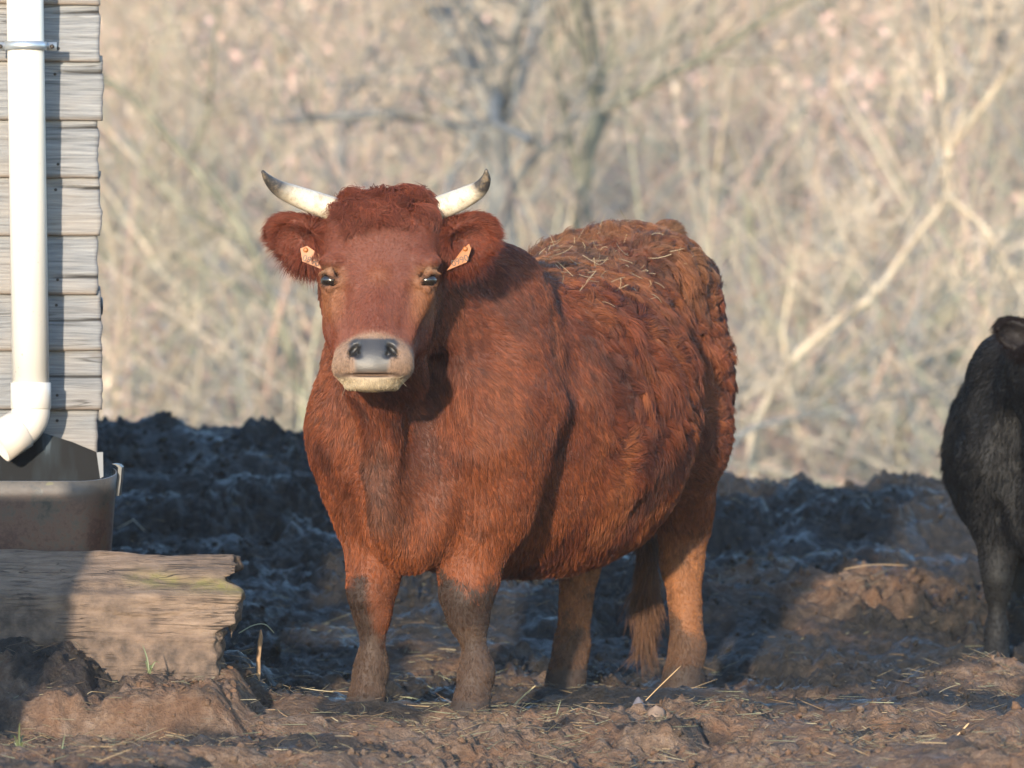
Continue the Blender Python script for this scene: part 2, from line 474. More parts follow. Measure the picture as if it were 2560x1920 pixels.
def coat_colour(V, black=False):
    t, l, z, hx, hy, hz, head = region_masks(V)
    n1 = fbm(V[:, 0] * 5, V[:, 1] * 5, V[:, 2] * 5, 3, 31)[:, None]
    n2 = fbm(V[:, 0] * 22, V[:, 1] * 22, V[:, 2] * 22, 3, 37)[:, None]
    def mix(c, m, col):
        m = np.clip(m, 0, 1)[:, None] if np.ndim(m) == 1 else np.clip(m, 0, 1)
        return c * (1 - m) + np.array(col) * m
    c = np.tile(np.array([0.165, 0.049, 0.025]), (len(V), 1))
    c = mix(c, 0.5 + 0.9 * n1[:, 0], [0.225, 0.070, 0.031])
    c = mix(c, 0.45 * smooth01(n2[:, 0], 0.15, 0.9), [0.080, 0.027, 0.020])
    n3 = fbm(V[:, 0] * 9 + 4, V[:, 1] * 9, V[:, 2] * 7, 3, 39)
    c = mix(c, 0.75 * smooth01(n3, 0.05, 0.7), [0.080, 0.029, 0.022])
    c = mix(c, 0.6 * smooth01(-n3, 0.1, 0.8) * (0.35 + 0.65 * smooth01(t, 0.25, 0.5)), [0.34, 0.125, 0.048])
    # dust and hay along the spine, darker hollow behind the withers
    back = smooth01(z, 1.17, 1.30) * smooth01(t, 0.12, 0.4) * (1 - head)
    c = mix(c, 0.55 * back * (0.6 + 0.5 * n2[:, 0]), [0.27, 0.19, 0.125])
    hair_top = smooth01(n1[:, 0], -0.2, 0.5) * smooth01(z, 1.02, 1.2) * smooth01(t, 0.3, 0.5)
    c = mix(c, 0.35 * hair_top, [0.28, 0.15, 0.075])
    # shoulder and neck carry a greyer bloom
    sh = smooth01(z, 0.75, 1.1) * (1 - smooth01(t, 0.15, 0.4)) * (1 - head)
    c = mix(c, 0.25 * sh, [0.22, 0.095, 0.07])
    # legs: orange forearm, tan hind shank, mud below
    fore = (t < 0.35) & (z < 0.85)
    c = mix(c, np.where(fore, 0.75 * (1 - smooth01(z, 0.42, 0.80)), 0), [0.29, 0.092, 0.032])
    hind = (t > 1.0)
    c = mix(c, np.where(hind, 0.6 * (1 - smooth01(z, 0.55, 0.85)), 0), [0.30, 0.105, 0.040])
    c = mix(c, np.where(hind, 0.9 * (1 - smooth01(z, 0.36, 0.52)), 0), [0.34, 0.150, 0.058])
    w = 0.05 * n1[:, 0] + 0.05 * n2[:, 0]
    inner = smooth01(l * np.sign(0.0 + 1.0) , -0.22, -0.12)
    knee = (1 - smooth01(z + w, 0.325, 0.35))
    inn = 1 - 0.8 * smooth01(l, -0.175, -0.145) * (l < 0.0) * smooth01(z, 0.16, 0.24)
    c = mix(c, np.where(fore, 0.93 * knee * inn, 0), [0.034, 0.025, 0.020])
    c = mix(c, np.where(fore, 0.8 * inn * (1 - smooth01(z + w, 0.20, 0.26)), 0), [0.095, 0.062, 0.044])
    c = mix(c, np.where(hind, 0.85 * (1 - smooth01(z + 2.0 * w, 0.17, 0.29)), 0), [0.085, 0.054, 0.036])
    flank_shade = np.exp(-(((t - 0.72) / 0.14) ** 2 + ((z - 0.66 - 0.6 * (t - 0.72)) / 0.085) ** 2)) * (l > 0.1)  # wedge of cast shade on the flank, painted into the coat colour
    c = mix(c, 0.85 * smooth01(flank_shade + 0.22 * n2[:, 0], 0.2, 0.55), [0.050, 0.022, 0.020])
    hollow_shade = np.exp(-(((t - 0.45) / 0.12) ** 2 + ((z - 0.95) / 0.07) ** 2)) * (l > 0.1)  # shade of the hollow behind the shoulder, painted in as well
    c = mix(c, 0.6 * smooth01(hollow_shade + 0.3 * n2[:, 0], 0.3, 0.8), [0.075, 0.030, 0.024])
    c = mix(c, 0.75 * (1 - smooth01(z + 0.3 * w, 0.035, 0.055)), [0.045, 0.036, 0.032])
    # dark tuft of the brisket, grey dirt on the belly
    tuft = (1 - smooth01(np.abs(l + 0.0), 0.03, 0.07)) * smooth01(z, 0.48, 0.55) * (1 - smooth01(z, 0.70, 0.80)) * (t < -0.15)
    c = mix(c, 0.55 * tuft, [0.085, 0.055, 0.045])
    tail = (t > 1.57) & (z < 0.62)
    c = mix(c, np.where(tail, 0.8, 0), [0.12, 0.07, 0.045])
    # --- face
    cf = np.tile(np.array([0.200, 0.062, 0.036]), (len(V), 1))
    cf = mix(cf, 0.4 * (0.5 + n1[:, 0]), [0.155, 0.050, 0.034])
    cheek = smooth01(np.abs(hx), 0.07, 0.11) * (1 - smooth01(hz, 0.0, 0.05)) * smooth01(hz, -0.14, -0.06)
    cf = mix(cf, 0.6 * cheek, [0.36, 0.165, 0.072])
    eye_d = np.sqrt(((np.abs(hx) - 0.130) / 1.3) ** 2 + (hz - 0.004) ** 2 + (hy + 0.06) ** 2)
    cf = mix(cf, 0.55 * (1 - smooth01(eye_d, 0.025, 0.05)), [0.30, 0.15, 0.085])
    cf = mix(cf, 0.95 * (1 - smooth01(eye_d, 0.019, 0.026)), [0.026, 0.018, 0.015])
    lid = (1 - smooth01(np.abs(hz - 0.028), 0.004, 0.012)) * (1 - smooth01(np.abs(np.abs(hx) - 0.138), 0.015, 0.03)) * (hy < -0.03)
    cf = mix(cf, 0.4 * lid, [0.48, 0.34, 0.22])
    whorl = 1 - smooth01(np.sqrt(hx ** 2 + (hz - 0.015) ** 2), 0.0, 0.05)
    cf = mix(cf, 0.35 * whorl, [0.36, 0.15, 0.06])
    pollm = smooth01(hz, 0.15, 0.2)
    cf = mix(cf, 0.5 * pollm, [0.17, 0.042, 0.022])
    ear = smooth01(np.abs(hx), 0.155, 0.175) * (hz > 0.0)
    cf = mix(cf, 0.8 * ear, [0.20, 0.050, 0.024])
    einner = ear * (1 - smooth01(np.sqrt((np.abs(hx) - 0.235) ** 2 + (hz - 0.112) ** 2), 0.02, 0.05)) * (hy < 0.085)
    cf = mix(cf, 0.8 * einner, [0.09, 0.025, 0.015])
    ring = (1 - smooth01(hz + 4.2 * hx ** 2, -0.146, -0.128)) * (1 - smooth01(hy, -0.10, -0.06))
    cf = mix(cf, ring, [0.29, 0.185, 0.128])
    cf = mix(cf, ring * (1 - smooth01(hz, -0.262, -0.252)), [0.46, 0.36, 0.235])
    # dark throat
    nose = nose_mask(hx, hy, hz)
    cf = mix(cf, nose, [0.048, 0.047, 0.052])
    pale = nose * (1 - smooth01(hz, -0.232, -0.205))
    cf = mix(cf, 0.4 * pale, [0.17, 0.135, 0.105])
    nost = 0
    for s in (-1, 1):
        dx, dz = hx - s * 0.048, hz + 0.188
        a = RAD(38.0) * s
        p = dx * math.cos(a) - dz * math.sin(a); q = dx * math.sin(a) + dz * math.cos(a)
        nost = np.maximum(nost, 1 - smooth01(np.sqrt((p / 0.023) ** 2 + (q / 0.013) ** 2), 0.75, 1.05))
    cf = mix(cf, 0.95 * nost * (hy < -0.1), [0.015, 0.013, 0.013])
    lips = (1 - smooth01(np.abs(hz + 0.2495), 0.003, 0.007)) * (1 - smooth01(np.abs(hx), 0.07, 0.085)) * (hy < -0.12)
    cf = mix(cf, 0.8 * lips, [0.10, 0.055, 0.035])
    c = c * (1 - head[:, None]) + cf * head[:, None]
    if black:
        g = c.mean(1, keepdims=True)
        c = np.array([0.0026, 0.0027, 0.0038]) * (0.7 + 2.2 * g)
        c = mix(c, ear * head, [0.007, 0.004, 0.004])
        c = mix(c, 0.6 * ear * head * (1 - smooth01(hz, 0.03, 0.06)), [0.014, 0.009, 0.008])
    if not black:
        muz = (head > 0.5) & (hz < -0.13) & (hy < -0.06)
        c = np.where(muz[:, None], c * 0.68, c * np.array([0.56, 0.49, 0.44]))
    return np.clip(c, 0.0015, 0.8)

def nose_mask(hx, hy, hz):
    half = np.interp(hz, [-0.250, -0.232, -0.21, -0.185, -0.168, -0.155, -0.146], [0.046, 0.043, 0.047, 0.064, 0.067, 0.056, 0.03])
    m = (1 - smooth01(np.abs(hx), half - 0.008, half + 0.006)) * smooth01(hz, -0.250, -0.236) * (1 - smooth01(hz, -0.158, -0.148))
    return m * (1 - smooth01(hy, -0.15, -0.12))

def fur(V, Q, N_hair, seed, black=False, view_bias=True):
    """roots, directions, lengths and colours for every hair"""
    r = np.random.default_rng(seed)
    P0, P1, P2, P3 = (V[Q[:, i]] for i in range(4))
    nrm = np.cross(P2 - P0, P3 - P1); area = np.linalg.norm(nrm, axis=1) / 2 + 1e-12
    nrm = nrm / (2 * area[:, None])
    cen = (P0 + P1 + P2 + P3) / 4
    t, l, z, hx, hy, hz, head = region_masks(cen)
    wgt = area * (1.0 + 2.2 * head)
    wgt *= np.where(z < 0.0, 0.02, 1.0)
    if view_bias:
        wgt *= np.where(nrm[:, 1] > 0.35, 0.25, 1.0)
    bare = nose_mask(hx, hy, hz) > 0.25
    eye_d = np.sqrt(((np.abs(hx) - 0.130) / 1.3) ** 2 + (hz - 0.002) ** 2 + (hy + 0.06) ** 2)
    bare |= (eye_d < 0.019) & (head > 0.5)
    bare |= (np.abs(hz + 0.2495) < 0.008) & (hy < -0.13) & (head > 0.5)
    wgt[bare] = 0
    f = r.choice(len(Q), N_hair, p=wgt / wgt.sum())
    a, b = r.random(N_hair)[:, None], r.random(N_hair)[:, None]
    R = (P0[f] * (1 - a) + P1[f] * a) * (1 - b) + (P3[f] * (1 - a) + P2[f] * a) * b
    n = nrm[f]
    t, l, z, hx, hy, hz, head = region_masks(R)
    # flow of the coat
    back = np.array([BS, BC, 0.0]); left = np.array([BC, -BS, 0.0]); up = np.array([0, 0, 1.0])
    down = smooth01(np.abs(l), 0.05, 0.35) * 0.9 + 0.25
    down = np.where((t < 0.25), np.maximum(down, 0.9), down)
    leg = 1 - smooth01(z, 0.45, 0.65)
    D = back * (0.75 * (1 - leg) + 0.12)[:, None] - up * (down * (1 - leg) + 1.0 * leg)[:, None] + left * (np.sign(l) * 0.3 * (1 - leg))[:, None]
    sw = 0.9 * smooth01(t, 0.30, 0.6) * smooth01(z, 0.45, 0.75) + 0.25
    ang = sw * 1.4 * fbm(R[:, 0] * 9, R[:, 1] * 9, R[:, 2] * 9, 2, 41 + seed)
    side = np.cross(n, D); side /= np.linalg.norm(side, axis=1, keepdims=True) + 1e-9
    D = D / (np.linalg.norm(D, axis=1, keepdims=True) + 1e-9)
    D = D * np.cos(ang)[:, None] + side * np.sin(ang)[:, None]
    # face: the hair radiates from the whorl between the eyes
    wx, wz = hx, hz - 0.015
    rr = np.sqrt(wx ** 2 + wz ** 2) + 1e-5
    Dh = np.stack([wx / rr, np.full(len(R), 0.25), wz / rr], 1)
    Dh[:, 2] -= 0.8 * (1 - smooth01(hz, -0.05, 0.03)) + 0.35 * smooth01(np.abs(hx), 0.05, 0.12)
    poll = smooth01(hz + 0.03 * vnoise(hx * 25, hy * 25, 0, 88), 0.14, 0.19) * (1 - smooth01(np.abs(hx), 0.11, 0.135)) * (hy > -0.06)
    pa = fbm(R[:, 0] * 15, R[:, 1] * 15, R[:, 2] * 15, 2, 77) * 4.5
    Dh = np.where(poll[:, None] > 0.3, np.stack([np.sin(pa) * 0.9 + 2.0 * hx, np.full(len(R), -0.35), np.cos(pa) * 0.7 - 0.25], 1), Dh)
    ear = (np.abs(hx) > 0.165) & (hz > -0.02) & (head > 0.3)
    er = np.stack([(hx - np.sign(hx) * 0.22), np.zeros(len(R)), (hz - 0.106)], 1)
    er /= np.linalg.norm(er, axis=1, keepdims=True) + 1e-6
    Dh = np.where(ear[:, None], er * 1.0 + np.stack([np.sign(hx) * 0.5, np.full(len(R), -0.2), np.full(len(R), -0.35)], 1), Dh)
    Dh /= np.linalg.norm(Dh, axis=1, keepdims=True) + 1e-9
    D = D * (1 - head)[:, None] + Dh * head[:, None]
    D -= n * (D * n).sum(1, keepdims=True)
    D /= np.linalg.norm(D, axis=1, keepdims=True) + 1e-9
    # length and lift
    shag = smooth01(t, 0.30, 0.5) * smooth01(z, 0.62, 0.85) * (1 - smooth01(t, 1.5, 1.6)) * (1 - head) * (0.55 + 0.45 * smooth01(fbm(R[:, 0] * 4, R[:, 1] * 4, R[:, 2] * 4, 2, 203), -0.4, 0.3))
    L = 0.017 + 0.023 * smooth01(t, 0.2, 0.6) * smooth01(z, 0.5, 0.9)
    L = np.where(z < 0.05, 0.006, L)
    L = L * (1 - 0.62 * (1 - smooth01(z, 0.3, 0.55)))
    L = L * (1 - 0.45 * smooth01(n[:, 2], 0.6, 0.95))
    L = L * (1 - 0.45 * smooth01(t, 1.15, 1.35) * smooth01(z, 0.4, 0.6))
    L = np.where((t > 1.57) & (z < 0.62), 0.07, L)
    belly = (z < 0.50) & (t > 0.15) & (t < 1.1) & (n[:, 2] < -0.2)
    L = np.where(belly, 0.024, L)
    ein = ear & (n[:, 1] < -0.2) & (np.hypot(np.abs(hx) - 0.232, hz - 0.11) < 0.05)
    Lh = 0.007 + 0.040 * poll + 0.022 * ear * ~ein * (1 + 0.6 * (hz < 0.07)) + 0.002 * ein
    Lh = np.where(hz < -0.12, 0.006, Lh)
    L = L * (1 - head) + Lh * head
    L = L * (0.6 + 0.7 * r.random(N_hair)) * (1.0 + 0.35 * fbm(R[:, 0] * 14, R[:, 1] * 14, R[:, 2] * 14, 2, 53))
    lift = 0.25 + 0.35 * r.random(N_hair) + 0.45 * poll + 0.2 * ear + 0.25 * smooth01(t, 0.3, 0.6) * smooth01(z, 0.5, 0.8)
    lift = np.where((head > 0.5) & (poll < 0.3) & ~ear, lift * 0.45, lift)
    # clumps: tips lean to the middle of a warped cell
    cs = np.where(head > 0.5, 0.009, np.where(shag > 0.4, 0.042, 0.018))
    cs = np.where(poll > 0.3, 0.024, cs)[:, None]
    Wp = R + 0.010 * np.stack([vnoise(R[:, 0] * 30 + i * 9, R[:, 1] * 30, R[:, 2] * 30, 61 + i) for i in range(3)], 1)
    cell = np.floor(Wp / cs)
    jit = np.stack([_hash(cell[:, 0].astype(np.int64), cell[:, 1].astype(np.int64), cell[:, 2].astype(np.int64), 90 + i) for i in range(3)], 1)
    cc = (cell + 0.25 + 0.5 * jit) * cs
    # woolly tufts: each clump of the flank turns and lifts its own way
    ta = shag * (jit[:, 0] - 0.5) * 2.6
    sd = np.cross(n, D)
    D = D * np.cos(ta)[:, None] + sd * np.sin(ta)[:, None]
    lift = lift + 0.5 * shag * (jit[:, 2] - 0.3)
    L = L * (1 + shag * (jit[:, 1] - 0.4) * 0.9)
    K = 5
    s = np.linspace(0, 1, K)[None, :, None]
    wob = (r.random((N_hair, 1, 3)) - 0.5) * (0.35 * L)[:, None, None]
    pts = R[:, None, :] + D[:, None, :] * (L[:, None, None] * s) + n[:, None, :] * ((L * lift)[:, None, None] * (s - 0.62 * s * s))
    pts[:, :, 2] -= (0.25 * L)[:, None] * (s[0, :, 0] ** 2)[None, :]
    pts += wob * s ** 2
    tow = cc - R; tow -= n * (tow * n).sum(1, keepdims=True)
    clump_amt = np.where(head > 0.5, np.where(poll > 0.3, 0.8, 0.35), 0.62 + 0.18 * shag) * np.where(z < 0.35, 0.7, 1.0)
    pts += tow[:, None, :] * (clump_amt[:, None, None] * s ** 1.5)
    curl = poll[:, None] * 0.011 * np.sin(s[0, :, 0][None, :] * 7 + jit[:, :1] * 12)
    pts[:, :, 0] += curl; pts[:, :, 2] += 0.7 * poll[:, None] * 0.011 * (np.cos(s[0, :, 0][None, :] * 7 + jit[:, :1] * 12) - np.cos(jit[:, :1] * 12))
    jz = r.normal(0, 1, (N_hair, 3)) * np.where(z < 0.5, 0.006, 0.003)[:, None]
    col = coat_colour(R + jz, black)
    tone = (0.60 + 0.75 * r.random((N_hair, 1))) * (0.72 + 0.56 * jit[:, 1:2] * np.where((head > 0.5) & (poll < 0.3), 0.5, 1.0)[:, None] + np.where((head > 0.5) & (poll < 0.3), 0.14, 0.0)[:, None])
    col = np.clip(col * tone, 0.001, 0.9)
    rad = np.where(head > 0.5, np.where(poll > 0.3, 0.0009, 0.00052), 0.00085)
    return pts.astype(np.float32), col, rad.astype(np.float32)

def hair_object(name, pts, col, rad, mat, parent):
    N, K, _ = pts.shape
    cu = bpy.data.hair_curves.new(name)
    cu.add_curves([K] * N)
    cu.attributes['position'].data.foreach_set('vector', pts.reshape(-1))
    ra = cu.attributes.new('radius', 'FLOAT', 'POINT')
    taper = np.array([1.0, 0.95, 0.8, 0.55, 0.15]) if K == 5 else np.linspace(1, 0.2, K)
    ra.data.foreach_set('value', (rad[:, None] * taper[None, :]).astype(np.float32).ravel())
    ca = cu.attributes.new('hair_colour', 'FLOAT_COLOR', 'POINT')
    c4 = np.ones((N, K, 4), np.float32); c4[:, :, :3] = col[:, None, :] * np.linspace(0.85, 1.12, K)[None, :, None]
    ca.data.foreach_set('color', c4.ravel())
    cu.materials.append(mat)
    o = bpy.data.objects.new(name, cu)
    COL.objects.link(o)
    o.parent = parent
    return o

def hair_material(name, rough=0.5, spec=0.25, sheen=0.0):
    m = NT(name, Roughness=rough)
    m.set('Base Color', m.attr('hair_colour'))
    m.set('Specular IOR Level', spec)
    if sheen:
        m.set('Sheen Weight', sheen)
    return m.m

def skin_material(name):
    m = NT(name, Roughness=0.65)
    m.set('Base Color', m.attr('coat'))
    wet = m.attr('wet', 'Fac')
    m.set('Roughness', m.math('SUBTRACT', 0.75, m.math('MULTIPLY', wet, 0.30)))
    v = m.n('ShaderNodeTexVoronoi', {'Vector': m.coord(), 'Scale': 420.0}).outputs[0]
    m.set('Normal', m.n('ShaderNodeBump', {'Height': v, 'Strength': m.math('MULTIPLY', wet, 0.25), 'Distance': 0.0015}).outputs[0])
    return m.m

def lathe_path(pts, rads, nseg=20, twist_up=(0, 1, 0)):
    """a tube through points with a radius at each"""
    pts = np.asarray(pts, float); n = len(pts)
    V, Fc = [], []
    for i in range(n):
        d = pts[min(i + 1, n - 1)] - pts[max(i - 1, 0)]; d /= np.linalg.norm(d) + 1e-9
        u = np.cross(d, twist_up); u /= np.linalg.norm(u) + 1e-9
        w = np.cross(d, u)
        for k in range(nseg):
            a = 2 * math.pi * k / nseg
            V.append(pts[i] + rads[i] * (u * math.cos(a) + w * math.sin(a)))
    for i in range(n - 1):
        for k in range(nseg):
            k2 = (k + 1) % nseg
            Fc.append((i * nseg + k, i * nseg + k2, (i + 1) * nseg + k2, (i + 1) * nseg + k))
    Fc.append(tuple(range(nseg))[::-1]); Fc.append(tuple((n - 1) * nseg + k for k in range(nseg)))
    return np.array(V), Fc

def horn_material(name, tip0, tip1):
    m = NT(name, Roughness=0.42)
    f = m.attr('along', 'Fac')
    co = m.coord()
    nz = m.noise(m.mapping(co, (1, 1, 1)), 60.0, 4.0)
    ff = m.math('ADD', f, m.math('MULTIPLY', m.math('SUBTRACT', nz, 0.5), 0.12))
    c = m.ramp(ff, [(0.0, (0.30, 0.22, 0.14)), (0.10, (0.46, 0.39, 0.29)), (0.3, (0.56, 0.50, 0.40)), (tip0, (0.46, 0.40, 0.31)), (tip1, (0.035, 0.031, 0.029)), (1.0, (0.010, 0.009, 0.009))])
    fine = m.noise(co, 300.0, 3.0)
    c = m.mix(m.ramp(m.noise(co, 38.0, 5.0, 0.7), [(0.48, (0, 0, 0)), (0.70, (0.7, 0.7, 0.7))]), c, (0.26, 0.19, 0.12))
    c = m.mix(m.math('MULTIPLY', m.math('GREATER_THAN', fine, 0.60), 0.5), c, (0.18, 0.13, 0.09))
    m.set('Base Color', c)
    rings = m.math('SINE', m.math('MULTIPLY', f, 95.0))
    m.bump(m.math('ADD', m.math('MULTIPLY', rings, 0.10), fine), 0.6, 0.0025)
    return m.m

def build_horn(name, ctrl, rads, mat, parent):
    T = np.linspace(0, 1, len(ctrl)); C = np.asarray(ctrl, float)
    n = 34
    cs = [spline(T, C[:, i], n)[1] for i in range(3)]
    rr = spline(T, rads, n)[1]
    P = np.stack(cs, 1)
    V, Fc = lathe_path(P, np.maximum(rr, 0.0015), 20)
    o = mesh_obj(name, V, Fc, mat, parent)
    add_float(o.data, 'along', np.repeat(np.linspace(0, 1, n), 20))
    return o

def build_eye(parent, c, s, mats):
    """eyeball with a dark iris, set between the lids"""
    V, Fc = [], []
    n, m_ = 20, 14
    for i in range(m_ + 1):
        th = math.pi * i / m_
        for k in range(n):
            ph = 2 * math.pi * k / n
            V.append((math.sin(th) * math.cos(ph), math.cos(th), math.sin(th) * math.sin(ph)))
    for i in range(m_):
        for k in range(n):
            k2 = (k + 1) % n
            Fc.append((i * n + k, (i + 1) * n + k, (i + 1) * n + k2, i * n + k2))
    V = np.array(V) * np.array([0.0265, 0.0222, 0.0185])
    a = s * RAD(38.0)
    Rm = np.array([[math.cos(a), -math.sin(a), 0], [math.sin(a), math.cos(a), 0], [0, 0, 1]])
    V = V @ Rm.T + c
    return mesh_obj('eye', V, Fc, mats, parent)

def make_cow(name, loc, black, horns, seed, flip=False, scale=1.0, hairs=460000, turn=0.0):
    root = empty(name, loc)
    root.rotation_euler = (0, 0, turn)
    sx = -1.0 if flip else 1.0
    xf = np.array([sx * scale, scale, scale])
    def tf(p): return np.asarray(p) * xf
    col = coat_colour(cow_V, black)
    _, _, _, hx, hy, hz, head = region_masks(cow_V)
    q = cow_Q[:, ::-1] if flip else cow_Q
    body = mesh_obj('body', tf(cow_V), np.ascontiguousarray(q), skin_material(name + '_skin'), root)
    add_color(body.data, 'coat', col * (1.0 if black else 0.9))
    add_float(body.data, 'wet', nose_mask(hx, hy, hz) * head)
    pts, hc, rad = fur(cow_V, cow_Q, hairs, seed, black)
    mat = hair_material(name + '_hair', 0.42 if black else 0.5, 0.08 if black else 0.22)
    hair_object('coat_hair', tf(pts), hc, rad * scale, mat, root)
    em = NT(name + '_eye', Base_Color=(0.012, 0.008, 0.006), Roughness=0.22)
    em.set('Coat Weight', 0.5)
    for s in (-1, 1):
        e = build_eye(root, hd(s * 0.1305, -0.053, 0.0005), s, em.m)
        if flip or scale != 1:
            e.data.transform(Matrix.Diagonal((sx * scale, scale, scale, 1)))
    for hp, hr, t0, t1 in horns:
        h = build_horn('horn', [hd(*p) for p in hp], hr, horn_material(name + '_horn', t0, t1), root)
        if flip or scale != 1:
            h.data.transform(Matrix.Diagonal((sx * scale, scale, scale, 1)))
    return root

def hpx(u, v, y):
    """head-frame point seen at pixel (u, v)"""
    d = 14.0 + HEAD[1] + y
    p = px(u, v, d) - np.array([COW_LOC[0], COW_LOC[1], 0])
    q = p - HEAD
    return (q[0] - 0.062 * q[2] + 0.004, q[1], q[2])

COW_LOC = (-0.235, 14.0, 0.0)
red_horns = [
    ([hpx(845, 528, 0.075), hpx(800, 512, 0.07), hpx(745, 492, 0.05), hpx(700, 473, 0.025), hpx(672, 450, 0.0), hpx(656, 428, -0.02)],
     [0.033, 0.0315, 0.028, 0.022, 0.0135, 0.004], 0.46, 0.66),
    ([hpx(1075, 530, 0.075), hpx(1120, 512, 0.07), hpx(1163, 493, 0.05), hpx(1198, 473, 0.025), hpx(1214, 449, 0.0), hpx(1216, 425, -0.02)],
     [0.033, 0.0315, 0.028, 0.0225, 0.0145, 0.004], 0.54, 0.68),
]
cow = make_cow('cow', COW_LOC, False, red_horns, 1)
tag(cow, 'red-brown horned cow facing the camera with orange ear tags', 'cow', 'cattle in the yard')

def ear_tag(side, pix, dep, text, parent):
    """a flat plastic tag with a stud and printed number"""
    tm = NT('ear_tag_plastic', Roughness=0.5)
    tm.set('Base Color', tm.mix(tm.noise(tm.coord(), 40.0), (0.30, 0.10, 0.018), (0.23, 0.07, 0.014)))
    P = [np.array(px(u, v, 14.0 + HEAD[1] + d)) - np.array([COW_LOC[0], COW_LOC[1], 0]) for (u, v), d in zip(pix, dep)]
    P = np.array(P)
    c = P.mean(0)
    nrm = np.cross(P[1] - P[0], P[2] - P[0]); nrm /= np.linalg.norm(nrm)
    if nrm[1] > 0: nrm = -nrm
    n = len(P)
    V = np.concatenate([P + nrm * 0.0015, P - nrm * 0.0015])
    Fc = [tuple(range(n)), tuple(range(2 * n - 1, n - 1, -1))] + [(i, (i + 1) % n, n + (i + 1) % n, n + i) for i in range(n)]
    o = mesh_obj('ear_tag', V, Fc, tm.m, parent, smooth=False)
    bv = o.modifiers.new('bevel', 'BEVEL'); bv.width = 0.001; bv.segments = 2
    # stud
    top = P[:2].mean(0) * 0.72 + c * 0.28
    SV, SF = lathe_path([top + nrm * 0.001, top + nrm * 0.005, top + nrm * 0.007], [0.007, 0.0068, 0.003], 14, (0, 0, 1))
    mesh_obj('stud', SV, SF, tm.m, o)
    # number
    ft = bpy.data.curves.new('number', 'FONT'); ft.body = text; ft.size = 0.0245; ft.extrude = 0.0003
    ft.align_x = 'CENTER'; ft.align_y = 'CENTER'
    tx = bpy.data.objects.new('number', ft); COL.objects.link(tx)
    right = (P[3] - P[4]) if len(P) == 5 else (P[2] - P[3])
    right = right / np.linalg.norm(right)
    upv = np.cross(nrm, right)
    base = (P[3] + P[4]) / 2 * 0.55 + c * 0.45 + nrm * 0.0019
    M = Matrix(((right[0], upv[0], nrm[0], base[0]), (right[1], upv[1], nrm[1], base[1]), (right[2], upv[2], nrm[2], base[2]), (0, 0, 0, 1)))
    dg = bpy.context.evaluated_depsgraph_get()
    me = bpy.data.meshes.new_from_object(tx.evaluated_get(dg))
    bpy.data.objects.remove(tx)
    me.transform(M)
    ink = NT('tag_ink', Base_Color=(0.05, 0.03, 0.02), Roughness=0.6)
    me.materials.clear(); me.materials.append(ink.m)
    num = bpy.data.objects.new('number', me); COL.objects.link(num); num.parent = o
    return o

t1 = ear_tag(-1, [(752, 622), (768, 616), (803, 640), (802, 671), (757, 653)], [0.035, 0.034, 0.030, 0.030, 0.035], '0990', cow)
t2 = ear_tag(1, [(1158, 622), (1172, 611), (1177, 622), (1166, 655), (1120, 674)], [0.035, 0.035, 0.035, 0.033, 0.028], '0990', cow)
# ------------------------------------------------------------------ the ground: trampled yard, crest, valley and far slope
_gy = np.array([-60, 10.0, 14.0, 14.6, 15.3, 16.0, 17.0, 18.0, 19.0, 20.0, 20.7, 22.0, 26.0, 32.0, 40.0, 46.0, 60.0, 80.0, 110.0, 140.0, 150.0])
_gl = np.array([0.1, 0.0, 0.0, -0.02, -0.04, 0.02, 0.15, 0.32, 0.49, 0.63, 0.62, 0.40, -0.5, -1.2, -1.5, -1.0, 1.8, 6.2, 13.5, 20.0, 21.5])
_gr = np.array([0.1, 0.0, 0.0, -0.02, -0.04, 0.00, 0.08, 0.19, 0.32, 0.43, 0.42, 0.24, -0.6, -1.3, -1.6, -1.1, 1.8, 6.2, 13.5, 20.0, 21.5])
HOOVES = []
for _t, _l in ((0.0, 0.14), (0.0, -0.19), (1.34, 0.16), (1.21, -0.165)):
    _p = bw(_t, _l, 0)
    HOOVES.append((_p[0] + COW_LOC[0], _p[1] + COW_LOC[1]))

def ground_base(x, y):
    x, y = np.broadcast_arrays(np.asarray(x, float), np.asarray(y, float))
    zl = np.interp(y, _gy, _gl); zr = np.interp(y, _gy, _gr)
    w = smooth01(x, -0.8, 1.2)
    z = zl * (1 - w) + zr * w
    # bank of soil before the timber, mud heaped against its left half
    bx = 1 - smooth01(x + 0.03 * vnoise(y * 5, x * 5, 0, 5), -0.80, -0.66)
    edge = 13.40 + 0.03 * vnoise(x * 4, 0.3, 0, 8) + 0.015 * vnoise(x * 13, 0.3, 0, 9)
    z = z + 0.125 * bx * smooth01(y, edge - 0.05, edge + 0.05) * (1 - smooth01(y, 14.6, 15.6))
    pile = (1 - smooth01(x + 0.1 * vnoise(x * 4, y * 6, 0, 6), -1.35, -0.80)) * smooth01(y, 13.42, 13.85) * (1 - smooth01(y, 13.95, 14.3))
    z = z + 0.12 * pile
    # brown heaps out to the right
    for hx_, hy_, hr, hh in ((1.05, 17.2, 0.60, 0.08), (1.45, 15.0, 0.42, 0.10), (1.75, 14.2, 0.5, 0.06), (0.75, 16.9, 0.3, 0.05), (-0.62, 13.55, 0.16, 0.035), (-0.33, 12.95, 0.22, 0.05)):
        z = z + hh * np.exp(-(((x - hx_) / hr) ** 2 + ((y - hy_) / (hr * 0.55)) ** 2))
    return z

